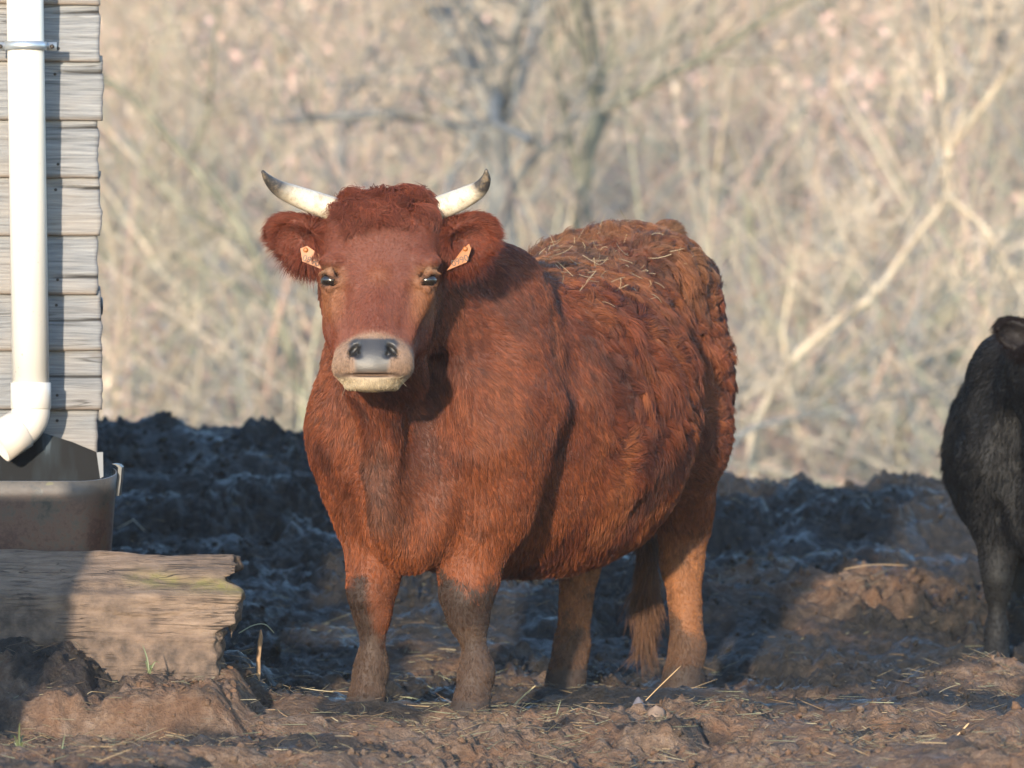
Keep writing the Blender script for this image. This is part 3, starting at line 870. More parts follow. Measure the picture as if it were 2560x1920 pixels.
def ground_noise(x, y):
    far = 1 - smooth01(y, 19.5, 26.0)
    near = smooth01(y, 9.5, 12.0)
    a = far * near * (1 - smooth01(np.abs(x), 3.2, 6.0))
    wx = x + 0.025 * vnoise(x * 9, y * 9, 0, 71); wy = y + 0.025 * vnoise(x * 9, y * 9, 4, 72)
    big = 0.045 * vnoise(wx * 1.9, wy * 1.9, 0, 51)
    n1 = fbm(wx * 3.6, wy * 3.0, 0, 2, 52); n2 = fbm(wx * 9, wy * 8, 0, 2, 53)
    n3 = 0.6 - np.abs(vnoise(wx * 17, wy * 14, 0, 54)) * 1.6; n4 = fbm(x * 38, y * 33, 0, 2, 55); n5 = np.abs(vnoise(x * 27 + 5, y * 24, 0, 56)); n6 = fbm(x * 62, y * 55, 0, 2, 59)
    rough = 0.70 + 0.75 * smooth01(y, 15.5, 18.0)
    patchy = 0.5 + 0.9 * smooth01(vnoise(x * 2.3, y * 1.9, 7, 58), -0.4, 0.5)
    fine_ = 1 - 0.5 * smooth01(y, 17.0, 18.5)
    n4 = n4 * fine_; n6 = n6 * fine_
    h = big + rough * (0.030 * n1 + 0.022 * n2 + patchy * (0.014 * n3 + 0.013 * n4 + 0.020 * n5 + 0.010 * n6)) - 0.006
    # pits left by hooves
    pit = np.maximum(vnoise(wx * 5.5 + 40, wy * 4.5, 3, 57) - 0.45, 0)
    h = h - 0.12 * pit
    for hx_, hy_ in HOOVES:
        d = np.sqrt((x - hx_) ** 2 + (y - hy_) ** 2)
        h = h * (0.35 + 0.65 * smooth01(d, 0.06, 0.22)) + 0.018 * np.exp(-((d - 0.10) / 0.04) ** 2)
    return h * a

def ground_z(x, y):
    return ground_base(x, y) + ground_noise(np.asarray(x, float), np.asarray(y, float))

def sprd(a, b, n, p):
    return (a + (b - a) * np.linspace(0, 1, n) ** p)

gxs = np.concatenate([-sprd(2.35, 110, 30, 2.8)[::-1][:-1], axis([(-2.35, 2.35, 0.0115)]), sprd(2.35, 110, 30, 2.8)[1:]])
gys = np.concatenate([np.linspace(-22, 11.7, 20)[:-1], axis([(11.7, 14.4, 0.0085), (14.4, 18.0, 0.0115), (18.0, 21.4, 0.0135)]), sprd(21.4, 145, 60, 1.5)[1:]])
GX, GY = np.meshgrid(gxs, gys)
GZ = ground_z(GX, GY)
farbump = smooth01(GY, 40, 50) * (0.5 * vnoise(GX * 0.35, GY * 0.3, 0, 81) + 0.2 * vnoise(GX * 1.1, GY * 0.9, 0, 82)) + smooth01(GY, 80, 140) * 1.5 * vnoise(GX * 0.02, GY * 0.02, 0, 83)
GZ = GZ + farbump
ny_, nx_ = GX.shape
ii = np.arange(ny_ * nx_).reshape(ny_, nx_)
gq = np.stack([ii[:-1, :-1], ii[:-1, 1:], ii[1:, 1:], ii[1:, :-1]], -1).reshape(-1, 4)

def dry_mask(x, y):
    """1 where the mud is dry and brown with chaff, 0 where it is wet and black"""
    n = fbm(x * 1.3, y * 0.9, 0, 3, 91)
    n2 = fbm(x * 6, y * 4.5, 0, 3, 95)
    d = 0.95 * (1 - smooth01(y + 0.25 * n, 13.75, 14.5))
    d = np.maximum(d, 0.9 * (1 - smooth01(x, -0.85, -0.62)) * (1 - smooth01(y, 13.9, 14.2)))
    d = np.maximum(d, 1.0 * np.exp(-(((x - 1.02) / 0.62) ** 2 + ((y - 17.2) / 0.42) ** 2) * 1.2))
    d = np.maximum(d, 0.95 * np.exp(-(((x - 1.5) / 0.45) ** 2 + ((y - 14.95) / 0.25) ** 2)))
    d = np.maximum(d, 0.75 * np.exp(-(((x - 0.15) / 0.55) ** 2 + ((y - 15.5) / 0.5) ** 2)))
    d = np.maximum(d, 0.5 * smooth01(n, 0.35, 0.8) * smooth01(x, -0.1, 0.4) * (1 - smooth01(y, 17.6, 18.6)) * smooth01(np.abs(y - 16.0), 0.35, 0.8))
    d = d + 0.45 * n2 * (d > 0.05) * (1 - 0.3 * d)
    d = d * (1 - 0.9 * smooth01(fbm(x * 2.6 + 9, y * 3.6, 0, 3, 99), 0.2, 0.5))
    return np.clip(d, 0, 1)

ground_m = NT('ground_soil', Roughness=0.8)
m = ground_m
co = m.coord()
dry = m.attr('dry', 'Fac'); hill = m.attr('hill', 'Fac'); green = m.attr('green', 'Fac')
n_a = m.noise(co, 26.0, 7.0, 0.72); n_b = m.noise(co, 90.0, 4.0, 0.6); n_c = m.noise(co, 7.0, 4.0)
wetc = m.ramp(n_a, [(0.32, (0.005, 0.005, 0.005)), (0.52, (0.017, 0.015, 0.014)), (0.74, (0.050, 0.039, 0.030))])
dryc = m.ramp(n_a, [(0.25, (0.055, 0.033, 0.023)), (0.5, (0.155, 0.098, 0.066)), (0.72, (0.26, 0.190, 0.145))])
dryc = m.mix(m.math('MULTIPLY', m.math('GREATER_THAN', n_b, 0.60), 0.45), dryc, (0.30, 0.20, 0.13))
dryc = m.mix(m.ramp(n_c, [(0.42, (0, 0, 0)), (0.62, (0.55, 0.55, 0.55))]), dryc, (0.165, 0.078, 0.040))
dd = m.math('ADD', dry, m.math('MULTIPLY', m.math('SUBTRACT', n_a, 0.5), 0.4), clamp=True)
yard = m.mix(dd, wetc, dryc)
h_n = m.noise(co, 0.55, 5.0, 0.6); h_f = m.noise(co, 3.0, 4.0, 0.6)
hillc = m.ramp(h_n, [(0.3, (0.36, 0.29, 0.22)), (0.46, (0.50, 0.38, 0.27)), (0.58, (0.50, 0.35, 0.27)), (0.7, (0.54, 0.43, 0.30))])
hillc = m.mix(m.ramp(h_f, [(0.4, (0, 0, 0)), (0.7, (0.6, 0.6, 0.6))]), hillc, (0.24, 0.17, 0.12))
hillc = m.mix(green, hillc, m.ramp(h_f, [(0.35, (0.20, 0.21, 0.09)), (0.65, (0.36, 0.36, 0.17))]))
m.set('Base Color', m.mix(hill, yard, hillc))
wetp = m.ramp(m.noise(co, 3.2, 4.0, 0.6), [(0.50, (0, 0, 0)), (0.60, (1, 1, 1))])
ro = m.math('SUBTRACT', m.math('ADD', 0.58, m.math('MULTIPLY', n_b, 0.2)), m.math('MULTIPLY', wetp, 0.36))
m.set('Roughness', m.math('ADD', m.math('MULTIPLY', dd, 0.40), ro, clamp=True))
m.set('Specular IOR Level', 0.38)
bh = m.math('ADD', m.math('MULTIPLY', n_a, 1.0), m.math('MULTIPLY', n_b, 0.5))
m.bump(bh, 1.0, 0.022)
ground = mesh_obj('ground', np.stack([GX.ravel(), GY.ravel(), GZ.ravel()], 1), gq, m.m)
tag(ground, kind='structure')
add_float(ground.data, 'dry', dry_mask(GX.ravel(), GY.ravel()))
add_float(ground.data, 'hill', smooth01(GY.ravel(), 23, 30))
gr = np.clip(smooth01(GX, 1.0, 4.5) * (1 - smooth01(GY, 52, 66)) * 0.9 + 0.35 * (1 - smooth01(GY, 48, 60)), 0, 1) * smooth01(fbm(GX * 0.4, GY * 0.3, 0, 3, 101), -0.5, 0.3)
add_float(ground.data, 'green', gr.ravel())

# ------------------------------------------------------------------ loose clods and straw litter (beyond counting)
def scatter_xy(n, seed, far_p=0.4, xlim=None):
    r = np.random.default_rng(seed)
    y = np.where(r.random(n) < far_p, 15.0 + 6.0 * r.random(n), 12.0 + 3.4 * r.random(n))
    x = (r.random(n) * 2 - 1) * 0.112 * y
    return x, y, r

def clods():
    # three lumpy shapes, placed many times in one mesh
    t = (1 + 5 ** 0.5) / 2
    iv = np.array([(-1, t, 0), (1, t, 0), (-1, -t, 0), (1, -t, 0), (0, -1, t), (0, 1, t), (0, -1, -t), (0, 1, -t), (t, 0, -1), (t, 0, 1), (-t, 0, -1), (-t, 0, 1)], float)
    iv /= np.linalg.norm(iv[0])
    fc = [(0, 11, 5), (0, 5, 1), (0, 1, 7), (0, 7, 10), (0, 10, 11), (1, 5, 9), (5, 11, 4), (11, 10, 2), (10, 7, 6), (7, 1, 8), (3, 9, 4), (3, 4, 2), (3, 2, 6), (3, 6, 8), (3, 8, 9), (4, 9, 5), (2, 4, 11), (6, 2, 10), (8, 6, 7), (9, 8, 1)]
    V = iv.tolist(); F = []
    cache = {}
    def midp(a, b):
        k = (min(a, b), max(a, b))
        if k not in cache:
            p = (np.array(V[a]) + np.array(V[b])) / 2; V.append((p / np.linalg.norm(p)).tolist()); cache[k] = len(V) - 1
        return cache[k]
    F = list(fc)
    V = np.array(V); F = np.array(F)
    n = 11000
    x, y, r = scatter_xy(n, 5, 0.5)
    far = r.random(n) < 0.10
    y = np.where(far, 19.4 + 1.1 * r.random(n), y); x = np.where(far, (r.random(n) * 2 - 1) * 0.112 * y, x)
    keep = fbm(x * 2.2, y * 1.8, 0, 2, 133) > -0.1
    x, y, far = x[keep], y[keep], far[keep]; n = len(x)
    s = 0.003 + 0.010 * r.random(n) ** 3.0 + 0.010 * (y > 17) * r.random(n) ** 2
    for hx_, hy_ in HOOVES:
        s = np.where(np.hypot(x - hx_, y - hy_) < 0.09, 0.003, s)
    z = ground_z(x, y) + s * 0.25
    allV = np.zeros((n, len(V), 3), np.float32)
    for i in range(n):
        a = r.random(3) * 7
        Rm = np.array(Matrix.Rotation(a[0], 3, 'X') @ Matrix.Rotation(a[1], 3, 'Z'))
        nv = vnoise(V[:, 0] * 1.7 + i * 3.1, V[:, 1] * 1.7, V[:, 2] * 1.7, 5)[:, None]; nv2 = (r.random((len(V), 1)) - 0.5)
        P = V * (1 + 0.75 * nv + 0.38 * nv2) * (0.6 + 0.8 * r.random(3))
        allV[i] = (P @ Rm.T) * s[i] + (x[i], y[i], z[i])
    q = (F[None] + (np.arange(n) * len(V))[:, None, None]).reshape(-1, 3)
    o = mesh_obj('mud_clods', allV.reshape(-1, 3), q.astype(np.int32), ground_m.m, smooth=False)
    dv = np.repeat(np.clip(dry_mask(x, y) + 0.25 * (r.random(n) - 0.5), 0, 1), len(V))
    add_float(o.data, 'dry', dv); add_float(o.data, 'hill', np.zeros(len(dv))); add_float(o.data, 'green', np.zeros(len(dv)))
    tag(o, 'loose crumbs and clods of mud lying over the trampled yard', 'mud', kind='stuff')
clods()

def ribbons(name, P, W, cols, mat, extra=None):
    """thin three-sided stalks: P (n, k, 3) points, W (n,) half widths"""
    n, k, _ = P.shape
    d = np.gradient(P, axis=1); d /= np.linalg.norm(d, axis=2, keepdims=True) + 1e-9
    u = np.cross(d, np.array([0.13, 0.2, 1.0])); u /= np.linalg.norm(u, axis=2, keepdims=True) + 1e-9
    v = np.cross(d, u)
    tap = np.interp(np.linspace(0, 1, k), [0, 0.8, 1], [1, 0.85, 0.35])[None, :, None]
    ring = [P + (u * math.cos(a) + v * math.sin(a)) * W[:, None, None] * tap for a in (0.3, 2.4, 4.5)]
    V = np.stack(ring, 2).reshape(-1, 3)
    base = (np.arange(n)[:, None] * k + np.arange(k - 1)[None]).reshape(-1) * 3
    q = np.concatenate([np.stack([base + a, base + b, base + 3 + b, base + 3 + a], 1) for a, b in ((0, 1), (1, 2), (2, 0))])
    o = mesh_obj(name, V, q.astype(np.int32), mat)
    add_color(o.data, 'tint', np.repeat(cols, k * 3, axis=0))
    return o

straw_m = NT('straw', Roughness=0.55)
straw_m.set('Base Color', straw_m.attr('tint'))

def straw_cols(n, r):
    pal = np.array([[0.42, 0.29, 0.15], [0.34, 0.21, 0.10], [0.22, 0.15, 0.09], [0.46, 0.37, 0.22], [0.15, 0.12, 0.09], [0.30, 0.29, 0.17]])
    return pal[r.integers(0, len(pal), n)] * (0.75 + 0.5 * r.random((n, 1)))

def litter():
    n = 24000
    x, y, r = scatter_xy(n, 9, 0.5)
    d = dry_mask(x, y)
    keep = r.random(n) < (0.30 + 0.7 * d) * (0.25 + 0.95 * smooth01(fbm(x * 3, y * 2.2, 0, 3, 211), -0.25, 0.5))
    x, y = x[keep], y[keep]; n = len(x)
    L = 0.015 + 0.075 * r.random(n) ** 2.6
    a = r.random(n) * 2 * math.pi
    tilt = (r.random(n) - 0.35) * 0.7
    s = np.linspace(-0.5, 0.5, 4)[None, :]
    cx = x[:, None] + np.cos(a)[:, None] * L[:, None] * s; cy = y[:, None] + np.sin(a)[:, None] * L[:, None] * s
    bend = (r.random(n) - 0.5)[:, None] * L[:, None] * (s * s * 1.6)
    cx = cx - np.sin(a)[:, None] * bend; cy = cy + np.cos(a)[:, None] * bend
    cz = ground_z(x, y)[:, None] + 0.007 + np.maximum(tilt, 0)[:, None] * L[:, None] * (s + 0.5) + 0.006 * r.random((n, 1))
    P = np.stack([cx, cy, cz], 2)
    bright = np.exp(-(((x - 1.1) / 0.35) ** 2 + ((y - 17.35) / 0.22) ** 2)) + np.exp(-(((x - 1.42) / 0.16) ** 2 + ((y - 15.1) / 0.12) ** 2)) + 0.5 * np.exp(-(((x + 1.0) / 0.3) ** 2 + ((y - 13.75) / 0.12) ** 2))
    cols_ = straw_cols(n, r) * np.where(r.random(n) < 0.80 - 0.6 * bright, 0.30 + 0.25 * r.random(n), 0.8)[:, None]
    o = ribbons('straw_litter', P, 0.0006 + 0.0009 * r.random(n), cols_, straw_m.m)
    tag(o, 'short broken straw trodden into the mud all over the yard', 'straw', kind='stuff')
litter()
# ------------------------------------------------------------------ the shed wall with its downpipe
def box_mesh(w, d, h, nx=1, nz=1):
    pass

wood_m = NT('weathered_board', Roughness=0.8)
m = wood_m
co = m.coord()
oi = m.n('ShaderNodeObjectInfo').outputs['Random']
shift = m.n('ShaderNodeCombineXYZ', {'X': m.math('MULTIPLY', oi, 37.0), 'Y': m.math('MULTIPLY', oi, 11.0), 'Z': m.math('MULTIPLY', oi, 71.0)}).outputs[0]
cv = m.n('ShaderNodeVectorMath', {0: co, 1: shift}, operation='ADD').outputs[0]
warp = m.noise(m.mapping(cv, (1.6, 1, 7.0)), 1.0, 3.0, 0.5, 0.6, out=1)
cw = m.n('ShaderNodeVectorMath', {0: cv, 1: m.n('ShaderNodeVectorMath', {0: warp, 1: (0.02, 0.0, 0.035)}, operation='MULTIPLY').outputs[0]}, operation='ADD').outputs[0]
grain = m.noise(m.mapping(cw, (5.0, 5.0, 150.0)), 1.0, 6.0, 0.7)
grain2 = m.noise(m.mapping(cw, (9.0, 9.0, 300.0)), 1.0, 3.0, 0.6)
blot = m.noise(m.mapping(cv, (2.5, 2, 6.0)), 1.0, 3.0, 0.5)
c = m.ramp(grain, [(0.28, (0.060, 0.061, 0.065)), (0.44, (0.140, 0.144, 0.152)), (0.58, (0.205, 0.208, 0.213)), (0.75, (0.30, 0.298, 0.295))])
c = m.mix(m.ramp(blot, [(0.45, (0, 0, 0)), (0.75, (0.4, 0.4, 0.4))]), c, (0.36, 0.28, 0.20))
# knots
vk = m.n('ShaderNodeTexVoronoi', {'Vector': m.mapping(cv, (2.1, 0.01, 5.0)), 'Scale': 1.0, 'Randomness': 1.0}).outputs['Distance']
c = m.mix(m.ramp(vk, [(0.02, (0.75, 0.75, 0.75)), (0.055, (0.15, 0.15, 0.15)), (0.075, (0.6, 0.6, 0.6)), (0.10, (0, 0, 0))]), c, (0.13, 0.11, 0.095))
chk = m.noise(m.mapping(cw, (1.3, 1.3, 42.0)), 1.0, 2.0, 0.5)
chm = m.ramp(chk, [(0.482, (0, 0, 0)), (0.497, (1, 1, 1)), (0.503, (1, 1, 1)), (0.518, (0, 0, 0))])
chm = m.math('MULTIPLY', chm, m.ramp(m.noise(m.mapping(cv, (1.2, 1, 3.0)), 1.0, 2.0), [(0.50, (0, 0, 0)), (0.58, (0.85, 0.85, 0.85))]))
c = m.mix(chm, c, (0.025, 0.022, 0.02))
c = m.mix(m.math('MULTIPLY', m.attr('split', 'Fac'), 0.95), c, (0.012, 0.010, 0.009))
# rot-brown along the lower edge and the end grain
low = m.attr('edge', 'Fac')
c = m.mix(m.math('MULTIPLY', low, m.math('ADD', 0.35, m.math('MULTIPLY', grain2, 0.6))), c, (0.16, 0.105, 0.065))
m.set('Base Color', c)
m.bump(m.math('ADD', m.math('MULTIPLY', grain, 1.0), m.math('MULTIPLY', grain2, 0.45)), 0.55, 0.004)
dark_m = NT('dark_gap', Base_Color=(0.02, 0.017, 0.015), Roughness=0.9)
rust_m = NT('rusty_screw', Base_Color=(0.035, 0.028, 0.024), Roughness=0.6); rust_m.set('Metallic', 0.4)

SH_ROT = RAD(10.0)
SH_LOC = px(250, 795, 14.76); SH_LOC[2] = 0.0
shed = empty('wooden_shed', SH_LOC)
shed.rotation_euler = (0, 0, SH_ROT)
tag(shed, 'grey weathered board shed at the left edge behind the white downpipe', 'shed')

def board(z0, pitch, x_end, crack, i):
    """one lapped board, local x from the corner leftwards, y towards the shed's inside"""
    nx, nz = 96, 44
    X0 = -2.4
    xs = np.concatenate([np.linspace(X0, -0.5, 26)[:-1], np.linspace(-0.5, x_end, nx - 25)])
    zs = np.linspace(0, 1, nz)
    H = pitch + 0.022
    GXb, GZb = np.meshgrid(xs, zs)
    r = np.random.default_rng(200 + i)
    yb = -0.030 + 0.020 * GZb                               # feather edge: thick at the bottom
    yb = yb + 0.0016 * fbm(GXb * 2.5 + i * 7, GZb * 9, i * 3.3, 3, 140) + 0.003 * vnoise(GXb * 1.1, 0.2, i * 5.0, 141)
    zz = z0 + GZb * H + 0.004 * vnoise(GXb * 1.6, i * 4.1, 0.3, 142) * (1 - GZb) + 0.0015 * vnoise(GXb * 14, i * 4.1, 0.3, 145) * (1 - GZb)
    low = np.clip(1 - GZb / 0.07, 0, 1)
    yb = yb + 0.006 * low ** 2
    endx = GXb + np.where(GXb > x_end - 0.012, 0.004 * fbm(GZb * 6 + i * 3, i * 2.0, 0, 2, 146), 0)
    endr = np.clip(1 - (x_end - GXb) / 0.010, 0, 1)
    yb = yb + 0.006 * endr ** 2
    sp = np.zeros_like(GXb)
    if crack:
        zc, slope, x_from, dep = crack
        path = zc + slope * (GXb - x_from) + 0.014 * vnoise(GXb * 9, i * 1.0, 0, 147)
        dz = np.abs(GZb - path)
        open_ = np.clip((GXb - x_from) / (x_end - x_from), 0, 1) ** 0.5
        sp = open_ * np.clip(1 - dz / (0.022 + 0.018 * open_), 0, 1)
        yb = yb + dep * sp
    V = np.stack([endx, yb, zz], -1).reshape(-1, 3)
    n1 = nx * nz
    V = np.concatenate([V, V + np.array([0, 0.022, 0])])
    k = np.arange(n1).reshape(nz, nx)
    q = [np.stack([k[:-1, :-1], k[:-1, 1:], k[1:, 1:], k[1:, :-1]], -1).reshape(-1, 4)]
    kb = k + n1
    q.append(np.stack([kb[:-1, :-1], kb[1:, :-1], kb[1:, 1:], kb[:-1, 1:]], -1).reshape(-1, 4))
    for a in (k[0], k[-1][::-1]):
        q.append(np.stack([a[:-1], a[:-1] + n1, a[1:] + n1, a[1:]], 1))
    for a in (k[:, -1], k[:, 0][::-1]):
        q.append(np.stack([a[:-1], a[:-1] + n1, a[1:] + n1, a[1:]], 1))
    q = np.concatenate(q)
    q[len(q) - 2 * (nx - 1) - 2 * (nz - 1):] = q[len(q) - 2 * (nx - 1) - 2 * (nz - 1):]
    o = mesh_obj('board', V, q.astype(np.int32), wood_m.m, shed)
    e1 = np.maximum(low * 0.9, endr * 0.35).ravel()
    add_float(o.data, 'edge', np.concatenate([e1, np.ones(n1)]))
    add_float(o.data, 'split', np.concatenate([smooth01(sp, 0.15, 0.6).ravel(), np.zeros(n1)]))
    return o

PITCH = 0.1686
z_first = 0.834
crk = {2: (0.46, 0.0, -0.22, 0.008), 3: (0.25, 0.16, -0.16, 0.008), 4: (0.74, -0.04, -0.16, 0.016), 5: (0.74, 0.35, -0.16, 0.010), 6: (0.74, 0.05, -0.15, 0.020), 7: (0.74, 0.25, -0.16, 0.012), 1: (0.5, 0.0, -0.3, 0.007)}
for i in range(-4, 14):
    z0 = z_first + PITCH * i
    if z0 < 0.0: continue
    ci = i + 1
    xe = 0.006 * math.sin(i * 2.7) + 0.004 * math.cos(i * 5.1) + (0.0 if i > -1 else -0.006)
    b = board(z0, PITCH, xe, crk.get(ci), i)
    # screws on the studs
    for sx_ in (-0.128 + 0.006 * math.sin(i * 3.3),):
        zz = z0 + PITCH * (0.80 if i % 2 else 0.24)
        yy = -0.030 + 0.020 * (zz - z0) / (PITCH + 0.022)
        V, Fc = lathe_path([(sx_, yy + 0.004, zz), (sx_, yy - 0.0022, zz), (sx_, yy - 0.003, zz)], [0.0045, 0.0045, 0.002], 10, (0, 0, 1))
        mesh_obj('screw', V, Fc, rust_m.m, b)

def block(name, lo, hi, mat, parent, bev=0.004):
    lo = np.array(lo, float); hi = np.array(hi, float)
    V = [(x, y, z) for x in (lo[0], hi[0]) for y in (lo[1], hi[1]) for z in (lo[2], hi[2])]
    Fc = [(0, 1, 3, 2), (4, 6, 7, 5), (0, 4, 5, 1), (2, 3, 7, 6), (0, 2, 6, 4), (1, 5, 7, 3)]
    o = mesh_obj(name, V, Fc, mat, parent, smooth=False)
    if bev:
        b = o.modifiers.new('bevel', 'BEVEL'); b.width = bev; b.segments = 2
    return o

block('frame_post', (-0.13, 0.012, 0.0), (-0.022, 0.11, 3.15), wood_m.m, shed)
block('inner_wall', (-2.4, 0.02, 0.0), (-0.135, 0.05, 3.15), dark_m.m, shed, 0)
sidew = block('side_wall', (-0.075, 0.115, 0.0), (-0.030, 5.0, 3.15), wood_m.m, shed)
block('back_wall', (-2.4, 5.02, 0.0), (-0.03, 5.06, 3.3), wood_m.m, shed)
roof_m = NT('roof_sheet', Base_Color=(0.20, 0.20, 0.21), Roughness=0.5); roof_m.set('Metallic', 0.6)
block('roof', (-2.6, -0.12, 3.19), (0.12, 5.25, 3.25), roof_m.m, shed, 0.006)
# round black cable grommet that shows at the corner
V, Fc = lathe_path([(-0.03, 0.03, 1.135), (0.004, 0.03, 1.135), (0.010, 0.03, 1.135), (0.012, 0.03, 1.135)], [0.030, 0.030, 0.024, 0.004], 18, (0, 0, 1))
mesh_obj('corner_cap', V, Fc, NT('black_rubber', Base_Color=(0.012, 0.012, 0.013), Roughness=0.5).m, shed)

# --- downpipe
pvc_m = NT('white_plastic', Roughness=0.32)
m = pvc_m
co = m.coord()
spk = m.noise(co, 150.0, 2.0)
stn = m.noise(m.mapping(co, (6, 6, 1.5)), 1.0, 4.0)
c = m.mix(m.ramp(stn, [(0.4, (0, 0, 0)), (0.75, (0.5, 0.5, 0.5))]), (0.62, 0.60, 0.56), (0.48, 0.43, 0.36))
zgrad = m.n('ShaderNodeSeparateXYZ', {0: co}).outputs[2]
c = m.mix(m.ramp(zgrad, [(0.72, (0.6, 0.6, 0.6)), (1.0, (0.0, 0.0, 0.0))]), c, (0.50, 0.40, 0.31))
c = m.mix(m.math('MULTIPLY', m.math('GREATER_THAN', spk, 0.735), 0.85), c, (0.22, 0.11, 0.07))
m.set('Base Color', c)
m.bump(m.noise(co, 25.0, 3.0), 0.06, 0.004)
pipe = empty('downpipe', px(62, 795, 14.575) * np.array([1, 1, 0]))
tag(pipe, 'white plastic downpipe fixed to the grey boards, ending in an elbow', 'pipe')
PL = np.array(pipe.location)
def pp(u, v, d): return px(u, v, d) - PL
p_top, p_bot = pp(54, -700, 14.575), pp(77, 968, 14.575)
def tube(name, path, rads, mat, parent, seg=32, hollow=0.0):
    V, Fc = lathe_path(path, rads, seg, (0, 1, 0.01))
    if hollow:
        Fc = Fc[:-2]
    o = mesh_obj(name, V, Fc, mat, parent)
    if hollow:
        s_ = o.modifiers.new('wall', 'SOLIDIFY'); s_.thickness = hollow; s_.offset = -1
    return o
tube('pipe', [p_top, p_top * 0.5 + p_bot * 0.5, p_bot], [0.0535] * 3, pvc_m.m, pipe)
c0, c1 = pp(77, 956, 14.575), pp(77, 1022, 14.575)
tube('collar', [c0, c0 + (0, 0, -0.002), c1 + (0, 0, 0.002), c1], [0.0555, 0.0585, 0.0585, 0.0565], pvc_m.m, pipe)
arc = [pp(77, 1016, 14.575)]
cx, cz = arc[0][0], arc[0][2]
Rb = 0.075
for k in range(13):
    a = RAD(58.0) * k / 12
    arc.append(np.array([cx - Rb * (1 - math.cos(a)), arc[0][1] - 0.03 * (1 - math.cos(a)), cz - 0.006 - Rb * math.sin(a)]))
tube('elbow', arc, [0.0560] * len(arc), pvc_m.m, pipe)
dirn = arc[-1] - arc[-2]; dirn /= np.linalg.norm(dirn)
e0 = arc[-1] - dirn * 0.012
tube('spout', [e0, e0 + dirn * 0.002, e0 + dirn * 0.085], [0.0565, 0.0600, 0.0600], pvc_m.m, pipe, hollow=0.0035)
# strap with its tab and screw
galv_m = NT('galvanised', Base_Color=(0.52, 0.55, 0.58), Roughness=0.38); galv_m.set('Metallic', 0.75)
galv_m.bump(galv_m.noise(galv_m.coord(), 120.0, 3.0), 0.15, 0.001)
bc = pp(65, 116, 14.575)
V, Fc = [], []
ns, zh = 26, 0.0125
prof = []
for k in range(ns + 1):
    a = RAD(-180 + 180 * k / ns)
    prof.append((0.0575 * math.cos(a), 0.0575 * math.sin(a)))
prof = [(-0.088, 0.030), (-0.060, 0.030)] + [(x * 1.0, y + (0.0)) for x, y in prof] + [(0.060, 0.030), (0.088, 0.030)]
prof = [(prof[0][0], 0.02), (-0.0595, 0.02)] + prof[2:-2] + [(0.0595, 0.02), (0.088, 0.02)]
for x, y in prof:
    V += [(bc[0] + x, bc[1] + y, bc[2] - zh), (bc[0] + x, bc[1] + y, bc[2] + zh)]
for k in range(len(prof) - 1):
    Fc.append((2 * k, 2 * k + 2, 2 * k + 3, 2 * k + 1))
strap = mesh_obj('strap', V, Fc, galv_m.m, pipe)
s_ = strap.modifiers.new('wall', 'SOLIDIFY'); s_.thickness = 0.003; s_.offset = 1
for sx_ in (-0.075, 0.075):
    V, Fc = lathe_path([bc + (sx_, 0.022, 0), bc + (sx_, 0.013, 0), bc + (sx_, 0.011, 0)], [0.0065, 0.0065, 0.003], 12, (0, 0, 1))
    mesh_obj('screw', V, Fc, rust_m.m, strap)

# ------------------------------------------------------------------ the trough under the spout
trough_m = NT('rusty_tank_steel', Roughness=0.55)
m = trough_m
co = m.coord()
r1 = m.noise(m.mapping(co, (7, 7, 7)), 1.0, 7.0, 0.68); r2 = m.noise(co, 60.0, 5.0, 0.7)
zc = m.n('ShaderNodeSeparateXYZ', {0: co}).outputs[2]
f = m.math('ADD', m.math('MULTIPLY', r1, 0.7), m.math('MULTIPLY', r2, 0.35))
band = m.ramp(zc, [(0.45, (1, 1, 1)), (0.57, (0.85, 0.85, 0.85)), (0.63, (0.1, 0.1, 0.1))])
c = m.ramp(f, [(0.38, (0.026, 0.021, 0.018)), (0.46, (0.075, 0.053, 0.037)), (0.53, (0.105, 0.050, 0.030)), (0.60, (0.060, 0.022, 0.015)), (0.7, (0.09, 0.07, 0.048))])
dk = m.ramp(f, [(0.4, (0.045, 0.044, 0.042)), (0.6, (0.10, 0.090, 0.076))])
c = m.mix(band, dk, c)
c = m.mix(m.math('MULTIPLY', m.math('GREATER_THAN', m.noise(m.mapping(co, (5, 5, 9)), 1.0, 3.0), 0.64), 0.5), c, (0.16, 0.15, 0.07))
m.set('Base Color', c)
m.set('Roughness', m.math('ADD', 0.35, m.math('MULTIPLY', r2, 0.4)))
m.bump(r2, 0.3, 0.003)
inner_m = NT('reflection_streak_steel', Roughness=0.45)
m = inner_m
i1 = m.noise(m.mapping(m.coord(), (9, 9, 2.0)), 1.0, 4.0)
m.set('Base Color', m.ramp(i1, [(0.45, (0.004, 0.005, 0.007)), (0.58, (0.012, 0.018, 0.024)), (0.66, (0.08, 0.11, 0.14))]))  # reflections painted as bluish upright streaks on near-black steel
m.set('Specular IOR Level', 0.05)
edge_m = NT('bare_steel_edge', Base_Color=(0.10, 0.11, 0.125), Roughness=0.5)
TL = np.array([-1.55, 14.36, 0.0])
trough = empty('water_trough', TL)
tag(trough, 'rusty steel water trough cut from a tank, below the downpipe spout', 'trough')
